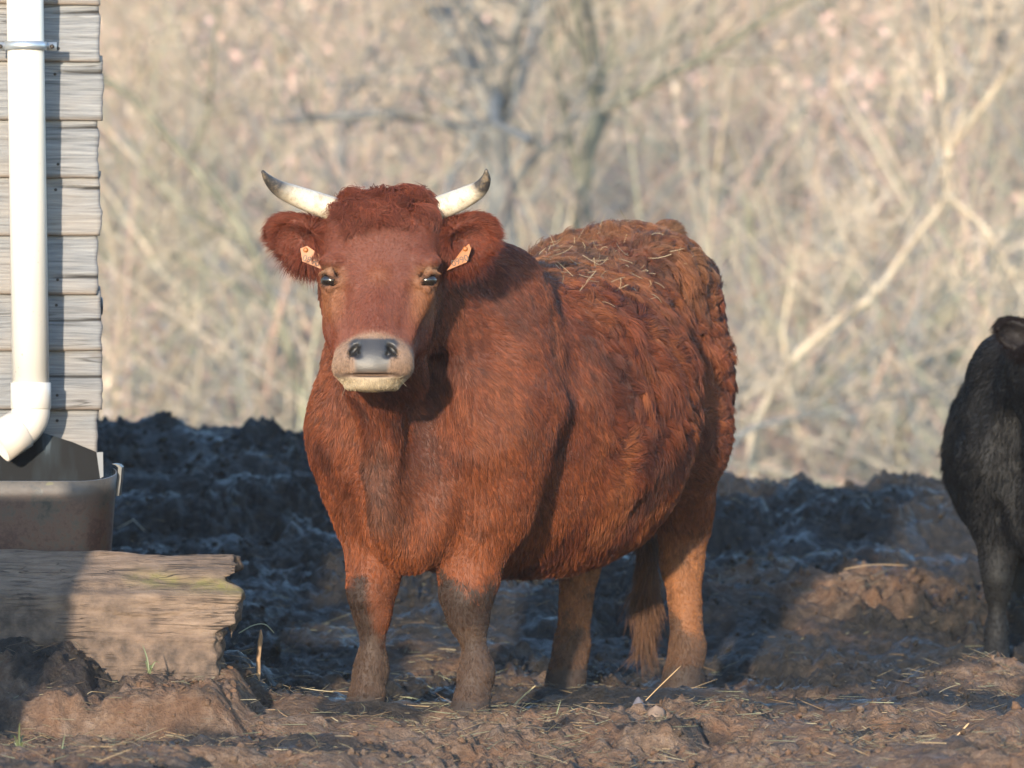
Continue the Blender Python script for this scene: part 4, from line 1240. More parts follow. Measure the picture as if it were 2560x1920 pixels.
# plan of the open shell: front straight, round corner, short return
plan = []
Y0, XR, RC = 14.20, px(287, 1180, 14.28)[0], 0.115
for x in np.linspace(-2.05, XR - RC, 16): plan.append((x, Y0))
for k in range(1, 15):
    a = RAD(-90 + 118 * k / 14)
    plan.append((XR - RC + RC * math.cos(a), Y0 + RC + RC * math.sin(a)))
plan = np.array(plan)
nz = 12
V = []
cen = np.array([-1.55, 14.36])
for k in range(nz + 1):
    f = k / nz
    z = 0.10 + f * 0.54
    for j, (x, y) in enumerate(plan):
        s_c = max(0.0, (j - 17) / (len(plan) - 17))
        zz = z + (0.035 * s_c ** 1.5) * f
        tp = 0.048 * (1 - f) ** 1.3 + 0.0
        flare = 0.006 * max(0, f - 0.9) / 0.1
        dx = -tp * min(1, max(0, (x + 1.35) / 0.2)) + flare * s_c
        V.append((x + dx - TL[0], y + 0.04 * (1 - f) - TL[1] - flare * (1 - s_c), zz))
np_ = len(plan)
Fc = [(k * np_ + j, k * np_ + j + 1, (k + 1) * np_ + j + 1, (k + 1) * np_ + j) for k in range(nz) for j in range(np_ - 1)]
sh_ = mesh_obj('shell', V, Fc, None, trough, mats=[trough_m.m, inner_m.m, edge_m.m])
s_ = sh_.modifiers.new('wall', 'SOLIDIFY'); s_.thickness = 0.005; s_.offset = -1; s_.material_offset = 1; s_.material_offset_rim = 2
# back plate with a sloping cut top
bp = [px(262, 1370, 14.655), px(257, 1188, 14.655), px(256, 1131, 14.655), px(243, 1131, 14.655), px(180, 1105, 14.655), px(108, 1082, 14.655), px(-120, 1040, 14.655), px(-320, 1040, 14.655), px(-320, 1370, 14.655)]
bp = [np.array([p[0], 14.655 - 0.17 * (p[0] + 1.2) * -0.0, p[2]]) - TL for p in bp]
nb = len(bp)
V = [tuple(p) for p in bp] + [tuple(p + np.array([0, 0.005, 0])) for p in bp]
Fc = [tuple(range(nb)), tuple(range(2 * nb - 1, nb - 1, -1))] + [(i, nb + i, nb + (i + 1) % nb, (i + 1) % nb) for i in range(nb)]
mesh_obj('back_plate', V, Fc, inner_m.m, trough, smooth=False)
# bright bent flange on the plate's right edge
fl = [px(241, 1131, 14.64), px(257, 1130, 14.64), px(258, 1192, 14.64), px(250, 1196, 14.64)]
fl = [p - TL for p in fl]
V = [tuple(p) for p in fl] + [tuple(p + np.array([0, 0.004, 0])) for p in fl]
Fc = [(3, 2, 1, 0), (4, 5, 6, 7)] + [(i, (i + 1) % 4, 4 + (i + 1) % 4, 4 + i) for i in range(4)]
mesh_obj('flange', V, Fc, edge_m.m, trough, smooth=False)
# dark lug hooked over the round corner
lg = [px(u, v, 14.33) - TL for u, v in ((279, 1160), (289, 1163), (295, 1169), (293, 1200), (288, 1240))]
V, Fc = [], []
for p in lg:
    V += [tuple(p), tuple(p + np.array([0.003, 0.09, 0.0])), tuple(p + np.array([0.010, 0.09, 0.0])), tuple(p + np.array([0.010, 0.0, 0.0]))]
for k in range(len(lg) - 1):
    for a in range(4):
        Fc.append((4 * k + a, 4 * k + (a + 1) % 4, 4 * k + 4 + (a + 1) % 4, 4 * k + 4 + a))
Fc += [(3, 2, 1, 0), tuple(4 * (len(lg) - 1) + a for a in range(4))]
mesh_obj('lug', V, Fc, NT('dark_steel', Base_Color=(0.03, 0.03, 0.03), Roughness=0.45).m, trough, smooth=False)
fv = [(p[0] - TL[0] - 0.03, p[1] - TL[1] + 0.045, 0.125) for p in plan] + [(-1.2 - TL[0], 14.65 - TL[1], 0.125), (-2.05 - TL[0], 14.65 - TL[1], 0.125)]
mesh_obj('bottom', fv, [tuple(range(len(fv)))], inner_m.m, trough, smooth=False)
water_m = NT('water', Base_Color=(0.02, 0.028, 0.03), Roughness=0.05)
wv = [(x, y, 0.50) for x, y, _ in fv]
mesh_obj('water', wv, [tuple(range(len(wv)))], water_m.m, trough, smooth=False)

# ------------------------------------------------------------------ the old timber lying before it
def timber():
    fld = Field(axis([(-2.2, -1.4, 0.016), (-1.4, -0.70, 0.0075)]), axis([(13.60, 14.22, 0.0085)]), axis([(0.0, 0.50, 0.0075)]))
    X, Y, Z = fld.ax[0][:, None, None], fld.ax[1][None, :, None], fld.ax[2][None, None, :]
    def poly(pts):
        d = None
        n = len(pts)
        for i in range(n):
            (y0, z0), (y1, z1) = pts[i], pts[(i + 1) % n]
            ny, nz_ = (z1 - z0), -(y1 - y0)
            L = math.hypot(ny, nz_)
            e = ((Y - y0) * ny + (Z - z0) * nz_) / L
            d = e if d is None else np.maximum(d, e)
        return d
    prof = [(14.14, 0.02), (14.12, 0.435), (14.02, 0.458), (13.84, 0.338), (13.80, 0.02)]
    d = poly(prof[::-1])
    if d[0, np.searchsorted(fld.ax[1], 13.95), np.searchsorted(fld.ax[2], 0.2)] > 0:
        d = poly(prof)
    Xb, Yb, Zb = np.broadcast_arrays(X, Y, Z)
    # sagging top line towards the right end, ragged ends
    endx = -0.765 + 0.012 * vnoise(Yb * 9, Zb * 14, 0, 151) + 0.010 * vnoise(Yb * 30, Zb * 40, 0, 152)
    endx = endx - 0.045 * (1 - smooth01(Zb, 0.24, 0.262)) + 0.016 * np.exp(-((Zb - 0.335) / 0.03) ** 2)
    endx = endx - 0.035 * np.exp(-((Zb - 0.378) / 0.011) ** 2)
    d = np.maximum(d + 0.02 * smooth01(Xb, -1.5, -0.76) * smooth01(Zb, 0.38, 0.46), X - endx)
    tongue = np.maximum(np.maximum(np.abs(Xb + 0.776) - 0.024 + 0.03 * smooth01(Zb, 0.30, 0.20), np.abs(Yb - 13.97) - 0.05), np.abs(Zb - 0.258) - 0.062 + 0.010 * vnoise(Xb * 40, Yb * 30, 0, 155))
    d = np.minimum(d, tongue)
    # weather: long grain, splits, a mossy groove
    g = 0.004 * fbm(Xb * 5, Yb * 30, Zb * 42, 3, 157) + 0.006 * fbm(Xb * 7, Yb * 9, Zb * 12, 3, 158) + 0.004 * vnoise(Xb * 14, Yb * 14, Zb * 30, 160)
    path = 0.395 - 0.085 * (Xb + 1.05)
    groove = 0.011 * np.exp(-((Zb - path + 0.012) / 0.010) ** 2) * smooth01(Xb, -1.08, -1.0)
    split1 = 0.010 * np.exp(-((Zb - 0.292 - 0.02 * vnoise(Xb * 4, 0, 0, 161)) / 0.0055) ** 2) * smooth01(Xb, -1.3, -1.0)
    split2 = 0.004 * np.exp(-((Zb - 0.205 - 0.012 * vnoise(Xb * 5, 0, 0, 163)) / 0.006) ** 2)
    d = d + g + groove + split1 + split2
    fld.F[:] = d.astype(np.float32)
    V, Q = fld.mesh()
    loc = np.array([-1.45, 13.95, 0.0])
    tm = NT('old_timber', Roughness=0.85)
    m = tm
    co = m.coord()
    g1 = m.noise(m.mapping(co, (9, 50, 75)), 1.0, 7.0, 0.72); g2 = m.noise(m.mapping(co, (50, 140, 200)), 1.0, 4.0, 0.7)
    b1 = m.noise(co, 4.0, 4.0)
    c = m.ramp(g1, [(0.28, (0.07, 0.047, 0.034)), (0.48, (0.165, 0.112, 0.078)), (0.68, (0.245, 0.172, 0.122))])
    c = m.mix(m.ramp(b1, [(0.45, (0, 0, 0)), (0.7, (0.55, 0.55, 0.55))]), c, (0.24, 0.145, 0.10))
    c = m.mix(m.math('MULTIPLY', m.attr('moss', 'Fac'), m.ramp(m.noise(co, 30.0, 4.0), [(0.35, (0.2, 0.2, 0.2)), (0.6, (1, 1, 1))])), c, (0.135, 0.120, 0.038))
    c = m.mix(m.attr('mud', 'Fac'), c, m.ramp(m.noise(co, 30.0, 5.0), [(0.35, (0.06, 0.042, 0.032)), (0.65, (0.155, 0.105, 0.075))]))
    ck = m.noise(m.mapping(co, (2.2, 45, 70)), 1.0, 2.0, 0.5, 0.4)
    ckm = m.ramp(ck, [(0.475, (0, 0, 0)), (0.495, (1, 1, 1)), (0.505, (1, 1, 1)), (0.525, (0, 0, 0))])
    ckm = m.math('MULTIPLY', ckm, m.ramp(m.noise(co, 7.0, 3.0), [(0.45, (0, 0, 0)), (0.6, (0.9, 0.9, 0.9))]))
    c = m.mix(ckm, c, (0.03, 0.02, 0.015))
    m.set('Base Color', c)
    m.bump(m.math('SUBTRACT', m.math('ADD', m.noise(co, 55.0, 6.0, 0.7), m.math('MULTIPLY', g2, 0.6)), ckm), 0.8, 0.008)
    o = mesh_obj('timber_beam', V - loc, Q, m.m)
    o.location = loc
    pth = 0.395 - 0.085 * (V[:, 0] + 1.05)
    add_float(o.data, 'moss', 0.9 * np.exp(-((V[:, 2] - pth + 0.012) / 0.020) ** 2) * smooth01(V[:, 0], -1.1, -1.0))
    nn = fbm(V[:, 0] * 5, V[:, 1] * 5, V[:, 2] * 7, 4, 167)
    add_float(o.data, 'mud', np.clip(1.1 * (1 - smooth01(V[:, 2] + 0.06 * nn + 0.25 * (V[:, 0] + 1.0), 0.17, 0.27)) + 0.7 * smooth01(nn, 0.3, 0.8), 0, 1))
    tag(o, 'old split timber beam with a rotten right end lying before the trough', 'timber')
    return o
timber()

# broken stake standing in the mud
def stake():
    base = px(643, 1712, 14.25); top = px(651, 1566, 14.25)
    P = [base + (top - base) * f + np.array([0.002 * math.sin(f * 9), 0, 0]) for f in (0, 0.25, 0.5, 0.72, 0.75, 0.9, 1.0)]
    V, Fc = lathe_path(np.array(P) - base, [0.0052, 0.006, 0.0066, 0.006, 0.0074, 0.0058, 0.0022], 7, (0, 1, 0))
    sm = NT('split_wood', Roughness=0.8)
    sm.set('Base Color', sm.ramp(sm.noise(sm.mapping(sm.coord(), (90, 90, 9)), 1.0, 4.0), [(0.35, (0.24, 0.13, 0.065)), (0.65, (0.46, 0.29, 0.16))]))
    o = mesh_obj('wooden_stake', V, Fc, sm.m); o.location = base - np.array([0, 0, 0.01])
    tag(o, 'thin splintered stake standing upright in the dark mud beside the beam', 'stake')
stake()

# low board screen, unseen, added to shade the beam's left part and the trough
shade_screen = empty('added_shade_screen', (-2.3, 12.2, 0.0))
tag(shade_screen, 'low board screen added for its shade, unseen left of the timber beam, outside the picture edge', 'shade_screen')
for fx in (-0.85, -0.1, 0.69):
    block('shade_screen_post', (fx - 0.05, 0.02, -0.1), (fx + 0.05, 0.12, 0.98), wood_m.m, shade_screen, 0.006)
for k in range(6):
    o = block('shade_screen_rail', (-0.95, -0.012, 0.06 + 0.151 * k), (0.745, 0.016, 0.06 + 0.151 * k + 0.1475), wood_m.m, shade_screen, 0.003)
# ------------------------------------------------------------------ the black cow at the right edge
black_horns = [
    ([(q * 0.10, 0.08, 0.185), (q * 0.135, 0.075, 0.20), (q * 0.165, 0.06, 0.215), (q * 0.19, 0.045, 0.235), (q * 0.205, 0.03, 0.25), (q * 0.215, 0.02, 0.265)], [0.030, 0.028, 0.024, 0.019, 0.012, 0.003], 0.8, 0.98) for q in (-1, 1)]
BLACK_AT = (1.71, 16.2, 0.0)
bcow = make_cow('cow', BLACK_AT, True, black_horns, 5, scale=0.80, hairs=200000, turn=RAD(18.5))
bcow.location.z = 0.0
tag(bcow, 'black cow cut off by the right edge of the picture', 'cow', 'cattle in the yard')

# ------------------------------------------------------------------ bare winter trees on the far slope
def tree_base(x, y):
    return float(ground_base(x, y)) - 0.3

class TreeMesh:
    def __init__(self): self.V = []; self.F = []; self.n = 0
    def tube(self, P, R, seg):
        P = np.asarray(P, float); n = len(P)
        d = np.gradient(P, axis=0); d /= np.linalg.norm(d, axis=1, keepdims=True) + 1e-9
        u = np.cross(d, (0.31, 0.92, 0.2)); u /= np.linalg.norm(u, axis=1, keepdims=True) + 1e-9
        w = np.cross(d, u)
        a = np.arange(seg) * 2 * math.pi / seg
        ring = P[:, None] + np.asarray(R)[:, None, None] * (u[:, None] * np.cos(a)[None, :, None] + w[:, None] * np.sin(a)[None, :, None])
        self.V.append(ring.reshape(-1, 3))
        k = self.n + np.arange(n * seg).reshape(n, seg)
        k2 = np.roll(k, -1, axis=1)
        self.F.append(np.stack([k[:-1], k2[:-1], k2[1:], k[1:]], -1).reshape(-1, 4))
        self.n += n * seg
    def quads(self, C, U, W):
        n = len(C)
        V = np.stack([C - U - W, C + U - W, C + U + W, C - U + W], 1).reshape(-1, 3)
        self.V.append(V); k = self.n + np.arange(n * 4).reshape(n, 4)
        self.F.append(k); self.n += n * 4
    def obj(self, name, mat, parent):
        return mesh_obj(name, np.concatenate(self.V), np.concatenate(self.F).astype(np.int32), mat, parent)

def limb(start, d, L, r0, r, bend, n=7):
    P = [np.array(start)]; d = d / np.linalg.norm(d)
    for i in range(n - 1):
        d = d + r.normal(0, bend, 3) + np.array([0, 0, 0.03]); d /= np.linalg.norm(d)
        P.append(P[-1] + d * L / (n - 1))
    return np.array(P), np.linspace(r0, r0 * 0.45, n)

def sprout(P, R, lvl, maxl, r, big, small, leaves, density=1.0):
    """side branches along a limb"""
    L = np.linalg.norm(np.diff(P, axis=0), axis=1).sum()
    n = int((4 + 3 * r.random()) * density * (1.0 if lvl > 1 else 1.35))
    for _ in range(n):
        f = 0.22 + 0.78 * r.random()
        i = min(int(f * (len(P) - 1)), len(P) - 2); g = f * (len(P) - 1) - i
        s = P[i] * (1 - g) + P[i + 1] * g; rad = R[i] * (1 - g) + R[i + 1] * g
        d0 = P[i + 1] - P[i]; d0 /= np.linalg.norm(d0) + 1e-9
        side = r.normal(0, 1, 3); side -= d0 * (side @ d0); side /= np.linalg.norm(side) + 1e-9
        d = d0 * (0.35 + 0.5 * r.random()) + side * 0.85 + np.array([0, 0, 0.15])
        l2 = L * (0.30 + 0.35 * r.random())
        P2, R2 = limb(s, d, l2, max(rad * (0.35 + 0.25 * r.random()), 0.006), r, 0.20, 6)
        (big if lvl == 1 else small).tube(P2, R2, 5 if lvl == 1 else 3)
        if lvl < maxl:
            sprout(P2, R2, lvl + 1, maxl, r, big, small, leaves, density)
        else:
            leaves.append(P2[2:])

bark_cache = {}
def bark(name, c1, c2, sc=9.0):
    if name not in bark_cache:
        m = NT(name, Roughness=0.85)
        nz = m.noise(m.mapping(m.coord(), (1, 1, 0.35)), sc, 5.0, 0.6)
        m.set('Base Color', m.ramp(nz, [(0.38, c1), (0.62, c2)]))
        m.bump(nz, 0.5, 0.03)
        bark_cache[name] = m.m
    return bark_cache[name]
GREY = lambda: bark('grey_bark', (0.075, 0.08, 0.085), (0.19, 0.19, 0.18))
PALE = lambda: bark('pale_bark', (0.26, 0.20, 0.14), (0.46, 0.38, 0.28), 5.0)
OLIVE = lambda: bark('mossy_bark', (0.085, 0.085, 0.06), (0.20, 0.19, 0.135))
TWIG = lambda: bark('twig_bark', (0.30, 0.245, 0.185), (0.46, 0.385, 0.295))
PTWIG = lambda: bark('pale_twig_bark', (0.44, 0.35, 0.26), (0.64, 0.53, 0.41))
leaf_mats = {}
def leafm(kind):
    if kind not in leaf_mats:
        cs = {'cream': ((0.40, 0.32, 0.22), (0.58, 0.48, 0.36)), 'pink': ((0.44, 0.26, 0.20), (0.64, 0.45, 0.36)), 'russet': ((0.34, 0.15, 0.07), (0.55, 0.31, 0.17)), 'olive': ((0.26, 0.26, 0.12), (0.46, 0.44, 0.24))}[kind]
        m = NT('dry_leaf_' + kind, Roughness=0.7)
        m.set('Base Color', m.ramp(m.noise(m.coord(), 2.2, 3.0), [(0.35, cs[0]), (0.65, cs[1])]))
        leaf_mats[kind] = m.m
    return leaf_mats[kind]

def make_tree(label, base, trunk_pts, limbs, d, wpx, kind, seed, maxl=3, density=1.0, leaf='cream', n_leaf=3):
    """trunk and limbs given as picture points at distance d; they get depth of their own and fork on"""
    r = np.random.default_rng(seed)
    k = d / 12600.0
    barkm, twigm = {'grey': (GREY(), TWIG()), 'pale': (PALE(), PTWIG()), 'olive': (OLIVE(), TWIG())}[kind]
    def world(pts, dd0, dd1, n=14):
        T = np.linspace(0, 1, len(pts)); A = np.array(pts, float)
        u = spline(T, A[:, 0], n)[1]; v = spline(T, A[:, 1], n)[1]
        dep = np.linspace(dd0, dd1, n) + d
        return np.stack([(u - 1280) * k, dep, CAM_H - (v - 795) * k], 1)
    P = world(trunk_pts, 0, 0)
    P[:, 1] += 0.15 * np.sin(np.linspace(0, 5, len(P)) + seed)
    x0, y0 = P[0][0], P[0][1]
    zb = tree_base(x0, y0)
    if P[0][2] > zb:
        P = np.concatenate([np.array([[x0, y0, zb], [x0, y0, (zb + P[0][2]) / 2]]), P])
    loc = np.array([P[0][0], P[0][1], P[0][2]])
    root = empty('bare_tree', loc)
    tag(root, label, 'tree', 'bare trees on the slope behind')
    big, small, lv = TreeMesh(), TreeMesh(), []
    r0 = wpx * k / 2
    R = np.linspace(r0 * 1.15, r0 * 0.55, len(P))
    big.tube(P - loc, R, 9)
    top = P[-1] - loc
    for i in range(3):
        dr = (P[-1] - P[-3]); dr = dr / np.linalg.norm(dr) + r.normal(0, 0.4, 3)
        P2, R2 = limb(top, dr, 2.6 + r.random(), R[-1] * 0.8, r, 0.13, 8)
        big.tube(P2, R2, 6)
        sprout(P2, R2, 1, maxl, r, big, small, lv, density)
    for pts, w, dz in limbs:
        Q = world(pts, 0, dz) - loc
        RQ = np.linspace(w * k / 2, w * k / 2 * 0.35, len(Q))
        big.tube(Q, RQ, 7)
        sprout(Q, RQ, 1, maxl, r, big, small, lv, density)
    if not limbs:
        sprout(P - loc, R, 1, maxl, r, big, small, lv, density)
    big.obj('trunk', barkm, root)
    # a few dead leaves and buds cling to the twigs
    if lv and n_leaf:
        C = np.concatenate(lv); C = np.repeat(C, n_leaf, axis=0); C = C + r.normal(0, 0.07, C.shape)
        U = r.normal(0, 1, C.shape); U /= np.linalg.norm(U, axis=1, keepdims=True)
        W = np.cross(U, r.normal(0, 1, C.shape)); W /= np.linalg.norm(W, axis=1, keepdims=True)
        s = (0.008 + 0.012 * r.random((len(C), 1)))
        lm = TreeMesh(); lm.quads(C, U * s, W * s * 0.7)
        crown = small.obj('crown', twigm, root)
        lo = lm.obj('dead_leaves', leafm(leaf), crown); lo['kind'] = 'stuff'
    else:
        small.obj('crown', twigm, root)
    return root

make_tree('thick grey tree with spreading limbs right behind the red cow\'s head and horns', None,
          [(1270, 1080), (1262, 800), (1252, 560), (1246, 400), (1238, 310)],
          [([(1246, 400), (1150, 325), (1000, 292), (850, 300), (690, 318)], 40, -1.0), ([(1238, 310), (1195, 200), (1130, 60), (1090, -80)], 48, 0.8),
           ([(1240, 330), (1300, 210), (1330, 60), (1345, -100)], 30, 1.0), ([(1252, 520), (1330, 405), (1410, 330), (1490, 170)], 26, -0.8),
           ([(1243, 350), (1120, 250), (960, 200), (800, 190)], 20, 1.2)], 46.0, 92, 'grey', 301, 3, 0.9, 'cream', 0)
make_tree('mossy double-stemmed tree just right of the thick grey tree', None,
          [(1470, 1050), (1462, 760), (1452, 560), (1462, 420), (1490, 280)],
          [([(1462, 420), (1540, 240), (1650, 120), (1800, 50)], 24, 0.8), ([(1455, 480), (1420, 330), (1385, 150), (1370, -40)], 28, -0.6), ([(1490, 280), (1520, 120), (1510, -60)], 22, 0.4)],
          50.0, 60, 'olive', 302, 3, 0.9, 'cream', 0)
make_tree('slim grey tree standing over the red cow\'s left-hand horn', None,
          [(880, 1080), (872, 800), (860, 560), (856, 380), (850, 250)], [], 54.0, 34, 'grey', 303, 3, 1.2, 'pink', 1)
make_tree('dark tree leaning to the upper left beside the shed', None,
          [(770, 1090), (720, 860), (620, 600), (470, 400), (330, 240)],
          [([(620, 600), (520, 560), (400, 470), (300, 330)], 18, 0.7), ([(470, 400), (520, 300), (540, 160), (560, 20)], 16, -0.6), ([(690, 780), (560, 700), (430, 640), (330, 560)], 16, 0.8)],
          45.0, 30, 'olive', 304, 3, 1.0, 'cream', 0)
make_tree('pale sunlit tree with a crooked stem at the right, above the black cow', None,
          [(1880, 1090), (1960, 920), (2080, 810), (2190, 730), (2290, 590), (2365, 500), (2372, 390)],
          [([(2372, 400), (2360, 240), (2345, 60), (2335, -80)], 26, 0.4), ([(2368, 490), (2460, 575), (2520, 690), (2570, 780)], 20, -0.5),
           ([(2372, 390), (2425, 240), (2480, 80), (2490, -60)], 18, 0.7), ([(2190, 730), (2120, 600), (2090, 470)], 12, 0.6)],
          42.0, 24, 'pale', 305, 3, 0.9, 'cream', 0)
make_tree('low grey tree with arching branches just above the mud at right', None,
          [(1800, 1190), (1830, 1110), (1900, 1065), (2000, 1045)],
          [([(1900, 1065), (2050, 1040), (2160, 1060)], 10, 0.4), ([(1830, 1110), (1850, 980), (1930, 880)], 12, -0.4)], 41.0, 22, 'grey', 306, 3, 0.8, 'olive', 0)
fill = [('grey tree behind the pale crooked tree, at the picture\'s right edge', [(2500, 1000), (2510, 700), (2490, 400), (2500, 150)], 60, 40, 'grey', 'pink', 307),
        ('slender pale tree above the cow\'s hips', [(1700, 1000), (1690, 700), (1705, 420), (1690, 200)], 63, 30, 'pale', 'pink', 308),
        ('mossy tree between the cow\'s hips and the crooked pale tree', [(1960, 1000), (1950, 700), (1980, 420), (1960, 180)], 66, 42, 'olive', 'cream', 309),
        ('slender pale tree closest to the shed\'s corner', [(360, 1000), (350, 700), (370, 420), (350, 180)], 62, 36, 'pale', 'cream', 310),
        ('grey tree between the leaning tree and the slim horn-side tree', [(640, 1000), (650, 700), (630, 430), (640, 200)], 68, 40, 'grey', 'pink', 311),
        ('mossy tree far up the slope above the cow\'s forehead', [(1050, 1000), (1060, 700), (1040, 430), (1060, 180)], 70, 40, 'olive', 'cream', 312),
        ('pale tree far up the slope, highest above the cow\'s back', [(1590, 1000), (1600, 700), (1580, 400), (1600, 120)], 74, 40, 'pale', 'pink', 313),
        ('grey tree far up the slope at the top right', [(2200, 1000), (2190, 700), (2210, 400), (2200, 120)], 76, 44, 'grey', 'pink', 314)]
for lab, pts, d, w, kd, lf, sd in fill:
    make_tree(lab, None, pts, [], d, w, kd, sd, 3, 1.35, lf, 1)

# ------------------------------------------------------------------ undergrowth of the slope: bracken, brambles, dead grass (one mass)
def undergrowth():
    r = np.random.default_rng(77)
    n = 40000
    y = 43.5 + 60 * r.random(n) ** 1.25
    x = (r.random(n) * 2 - 1) * (0.118 * y + 1.0)
    dens = fbm(x * 0.5, y * 0.25, 0, 3, 171)
    keep = r.random(n) < (0.35 + 0.75 * smooth01(dens, -0.5, 0.5))
    x, y, dens = x[keep], y[keep], dens[keep]; n = len(x)
    z0 = ground_base(x, y)
    hgt = (0.25 + 1.6 * smooth01(dens, -0.3, 0.9) + 1.5 * (y > 58) * r.random(n)) * r.random(n) ** 0.8
    C = np.stack([x, y, z0 + hgt], 1)
    U = r.normal(0, 1, (n, 3)) * np.array([1, 0.35, 0.8]); U /= np.linalg.norm(U, axis=1, keepdims=True)
    W = np.cross(U, r.normal(0, 0.45, (n, 3)) + np.array([0, 1.0, 0])); W /= np.linalg.norm(W, axis=1, keepdims=True)
    s = (0.022 + 0.035 * r.random((n, 1)) ** 1.5)
    tm = TreeMesh(); tm.quads(C, U * s * 1.3, W * s * 0.6)
    pal = np.array([[0.58, 0.46, 0.31], [0.60, 0.41, 0.32], [0.46, 0.27, 0.16], [0.36, 0.32, 0.28], [0.66, 0.54, 0.38], [0.38, 0.42, 0.21], [0.50, 0.33, 0.26]])
    zone = fbm(x * 0.22, y * 0.12, 5, 3, 175)
    pick = r.random(n)
    idx = np.where(pick < 0.30, 0, np.where(pick < 0.5, 1, np.where(pick < 0.6, 2, np.where(pick < 0.72, 3, np.where(pick < 0.9, 4, 6)))))
    idx = np.where((zone > 0.25) & (r.random(n) < 0.6), 1, idx)
    idx = np.where((zone < -0.25) & (r.random(n) < 0.5), 0, idx)
    low = (y < 56)
    idx = np.where((y > 62) & (r.random(n) < 0.35), 1, idx)
    idx = np.where(low & (r.random(n) < 0.35 + 0.35 * smooth01(x, 1.5, 4.0)), 5, idx)
    idx = np.where(low & (x < 0) & (r.random(n) < 0.45), 3, idx)
    col = np.minimum(pal[idx] * np.array([1.12, 1.10, 1.24]), 0.75) * (0.85 + 0.25 * r.random((n, 1)))
    um = NT('dry_undergrowth', Roughness=0.8); um.set('Base Color', um.attr('tint'))
    o = mesh_obj('undergrowth', np.concatenate(tm.V), np.concatenate(tm.F).astype(np.int32), um.m)
    add_color(o.data, 'tint', np.repeat(col, 4, axis=0))
    tag(o, 'dry bracken, brambles and dead grass covering the slope behind', 'undergrowth', kind='stuff')
    # thin bare stems of scrub
    m_ = 20000
    y = 44 + 48 * r.random(m_) ** 1.2; x = (r.random(m_) * 2 - 1) * (0.118 * y + 1)
    z0 = ground_base(x, y); L = 0.8 + 2.2 * r.random(m_)
    dirs = r.normal(0, 0.85, (m_, 3)); dirs[:, 2] = 0.35 + 0.75 * r.random(m_)
    bnd = r.normal(0, 0.45, (m_, 3))
    s = np.linspace(0, 1, 5)[None, :, None]
    P = np.stack([x, y, z0], 1)[:, None] + dirs[:, None] * L[:, None, None] * s + bnd[:, None] * L[:, None, None] * s * s
    pal = np.array([[0.44, 0.36, 0.27], [0.26, 0.25, 0.24], [0.56, 0.46, 0.33], [0.46, 0.31, 0.25], [0.36, 0.35, 0.24]])
    o = ribbons('scrub_stems', P, 0.006 + 0.014 * r.random(m_) ** 2, pal[r.integers(0, 5, m_)] * (0.8 + 0.4 * r.random((m_, 1))), um.m)
    tag(o, 'thin leafless stems of scrub standing all over the slope', 'scrub', kind='stuff')
undergrowth()

# ------------------------------------------------------------------ winter haze between the yard and the slope
hz = block('haze', (-112.0, -24.0, -4.0), (112.0, 147.0, 26.0), None, None, 0)
hz_m = bpy.data.materials.new('haze_air'); hz_m.use_nodes = True
nt = hz_m.node_tree
nt.nodes.remove(nt.nodes['Principled BSDF'])
pv = nt.nodes.new('ShaderNodeVolumePrincipled')
pv.inputs['Color'].default_value = (0.95, 0.96, 1.0, 1.0)
pv.inputs['Density'].default_value = 0.0006
nt.links.new(pv.outputs[0], nt.nodes['Material Output'].inputs['Volume'])
hz.data.materials.append(hz_m)
tag(hz, kind='stuff')
# ------------------------------------------------------------------ small things: stalks, tufts, stones, hay on the cow
def stalk(label, pts, w, col, cat='straw', name='straw_stalk', group='single stalks on the mud'):
    P = np.array(pts, float)
    T = np.linspace(0, 1, len(P))
    Q = np.stack([spline(T, P[:, i], 12)[1] for i in range(3)], 1) if len(P) > 2 else np.array([P[0] + (P[1] - P[0]) * f for f in np.linspace(0, 1, 6)])
    base = Q[0].copy()
    V, Fc = lathe_path(Q - base, [w] * (len(Q) - 1) + [w * 0.5], 6, (0.1, 0.2, 1))
    m = NT('stalk', Base_Color=col, Roughness=0.5)
    o = mesh_obj(name, V, Fc, m.m); o.location = base
    tag(o, label, cat, group)
    return o

def kink(pts, d0, lift=0.0):
    return [px(u, v, d0 + k * 0.02) for k, (u, v) in enumerate(pts)]

stalk('long straight straw leaning across the cow\'s nearest hind foot', [px(1586, 1782, 13.85), px(1640, 1726, 13.87), px(1703, 1665, 13.90)], 0.0018, (0.34, 0.22, 0.11))
def on_ground(pts_uv, d):
    return [px(u, v, d) for u, v in pts_uv]
def gpt(u, d, h=0.012):
    x = (u - 1280) * d / 12600.0
    return np.array([x, d, float(ground_z(x, d)) + h])
b0 = gpt(293, 18.2, 0.02); stalk('pale bent straw sticking up from the dark mud right of the trough', [b0, b0 + (0.055, 0.0, 0.03), b0 + (0.058, 0, 0.031), b0 + (0.10, 0.0, -0.01)], 0.0020, (0.38, 0.34, 0.26))
b0 = gpt(596, 14.25, 0.05); stalk('pale curved grass blade at the rotten end of the timber beam', [b0, b0 + (0.04, 0.0, 0.022), b0 + (0.075, 0.0, 0.025), b0 + (0.10, 0.01, 0.0)], 0.0016, (0.30, 0.32, 0.22), 'grass', 'grass_stalk')
b0 = gpt(1000, 14.9, 0.03); stalk('greenish stalk curving between the cow\'s front legs', [b0, b0 + (0.05, 0.0, -0.008), b0 + (0.10, 0.01, -0.035)], 0.0016, (0.26, 0.28, 0.17), 'grass', 'grass_stalk')
b0 = gpt(1260, 14.45, 0.0); stalk('straw slanting up behind the cow\'s nearer front leg', [b0, b0 + (0.05, 0.0, 0.05), b0 + (0.09, 0.0, 0.085)], 0.0022, (0.46, 0.36, 0.19))
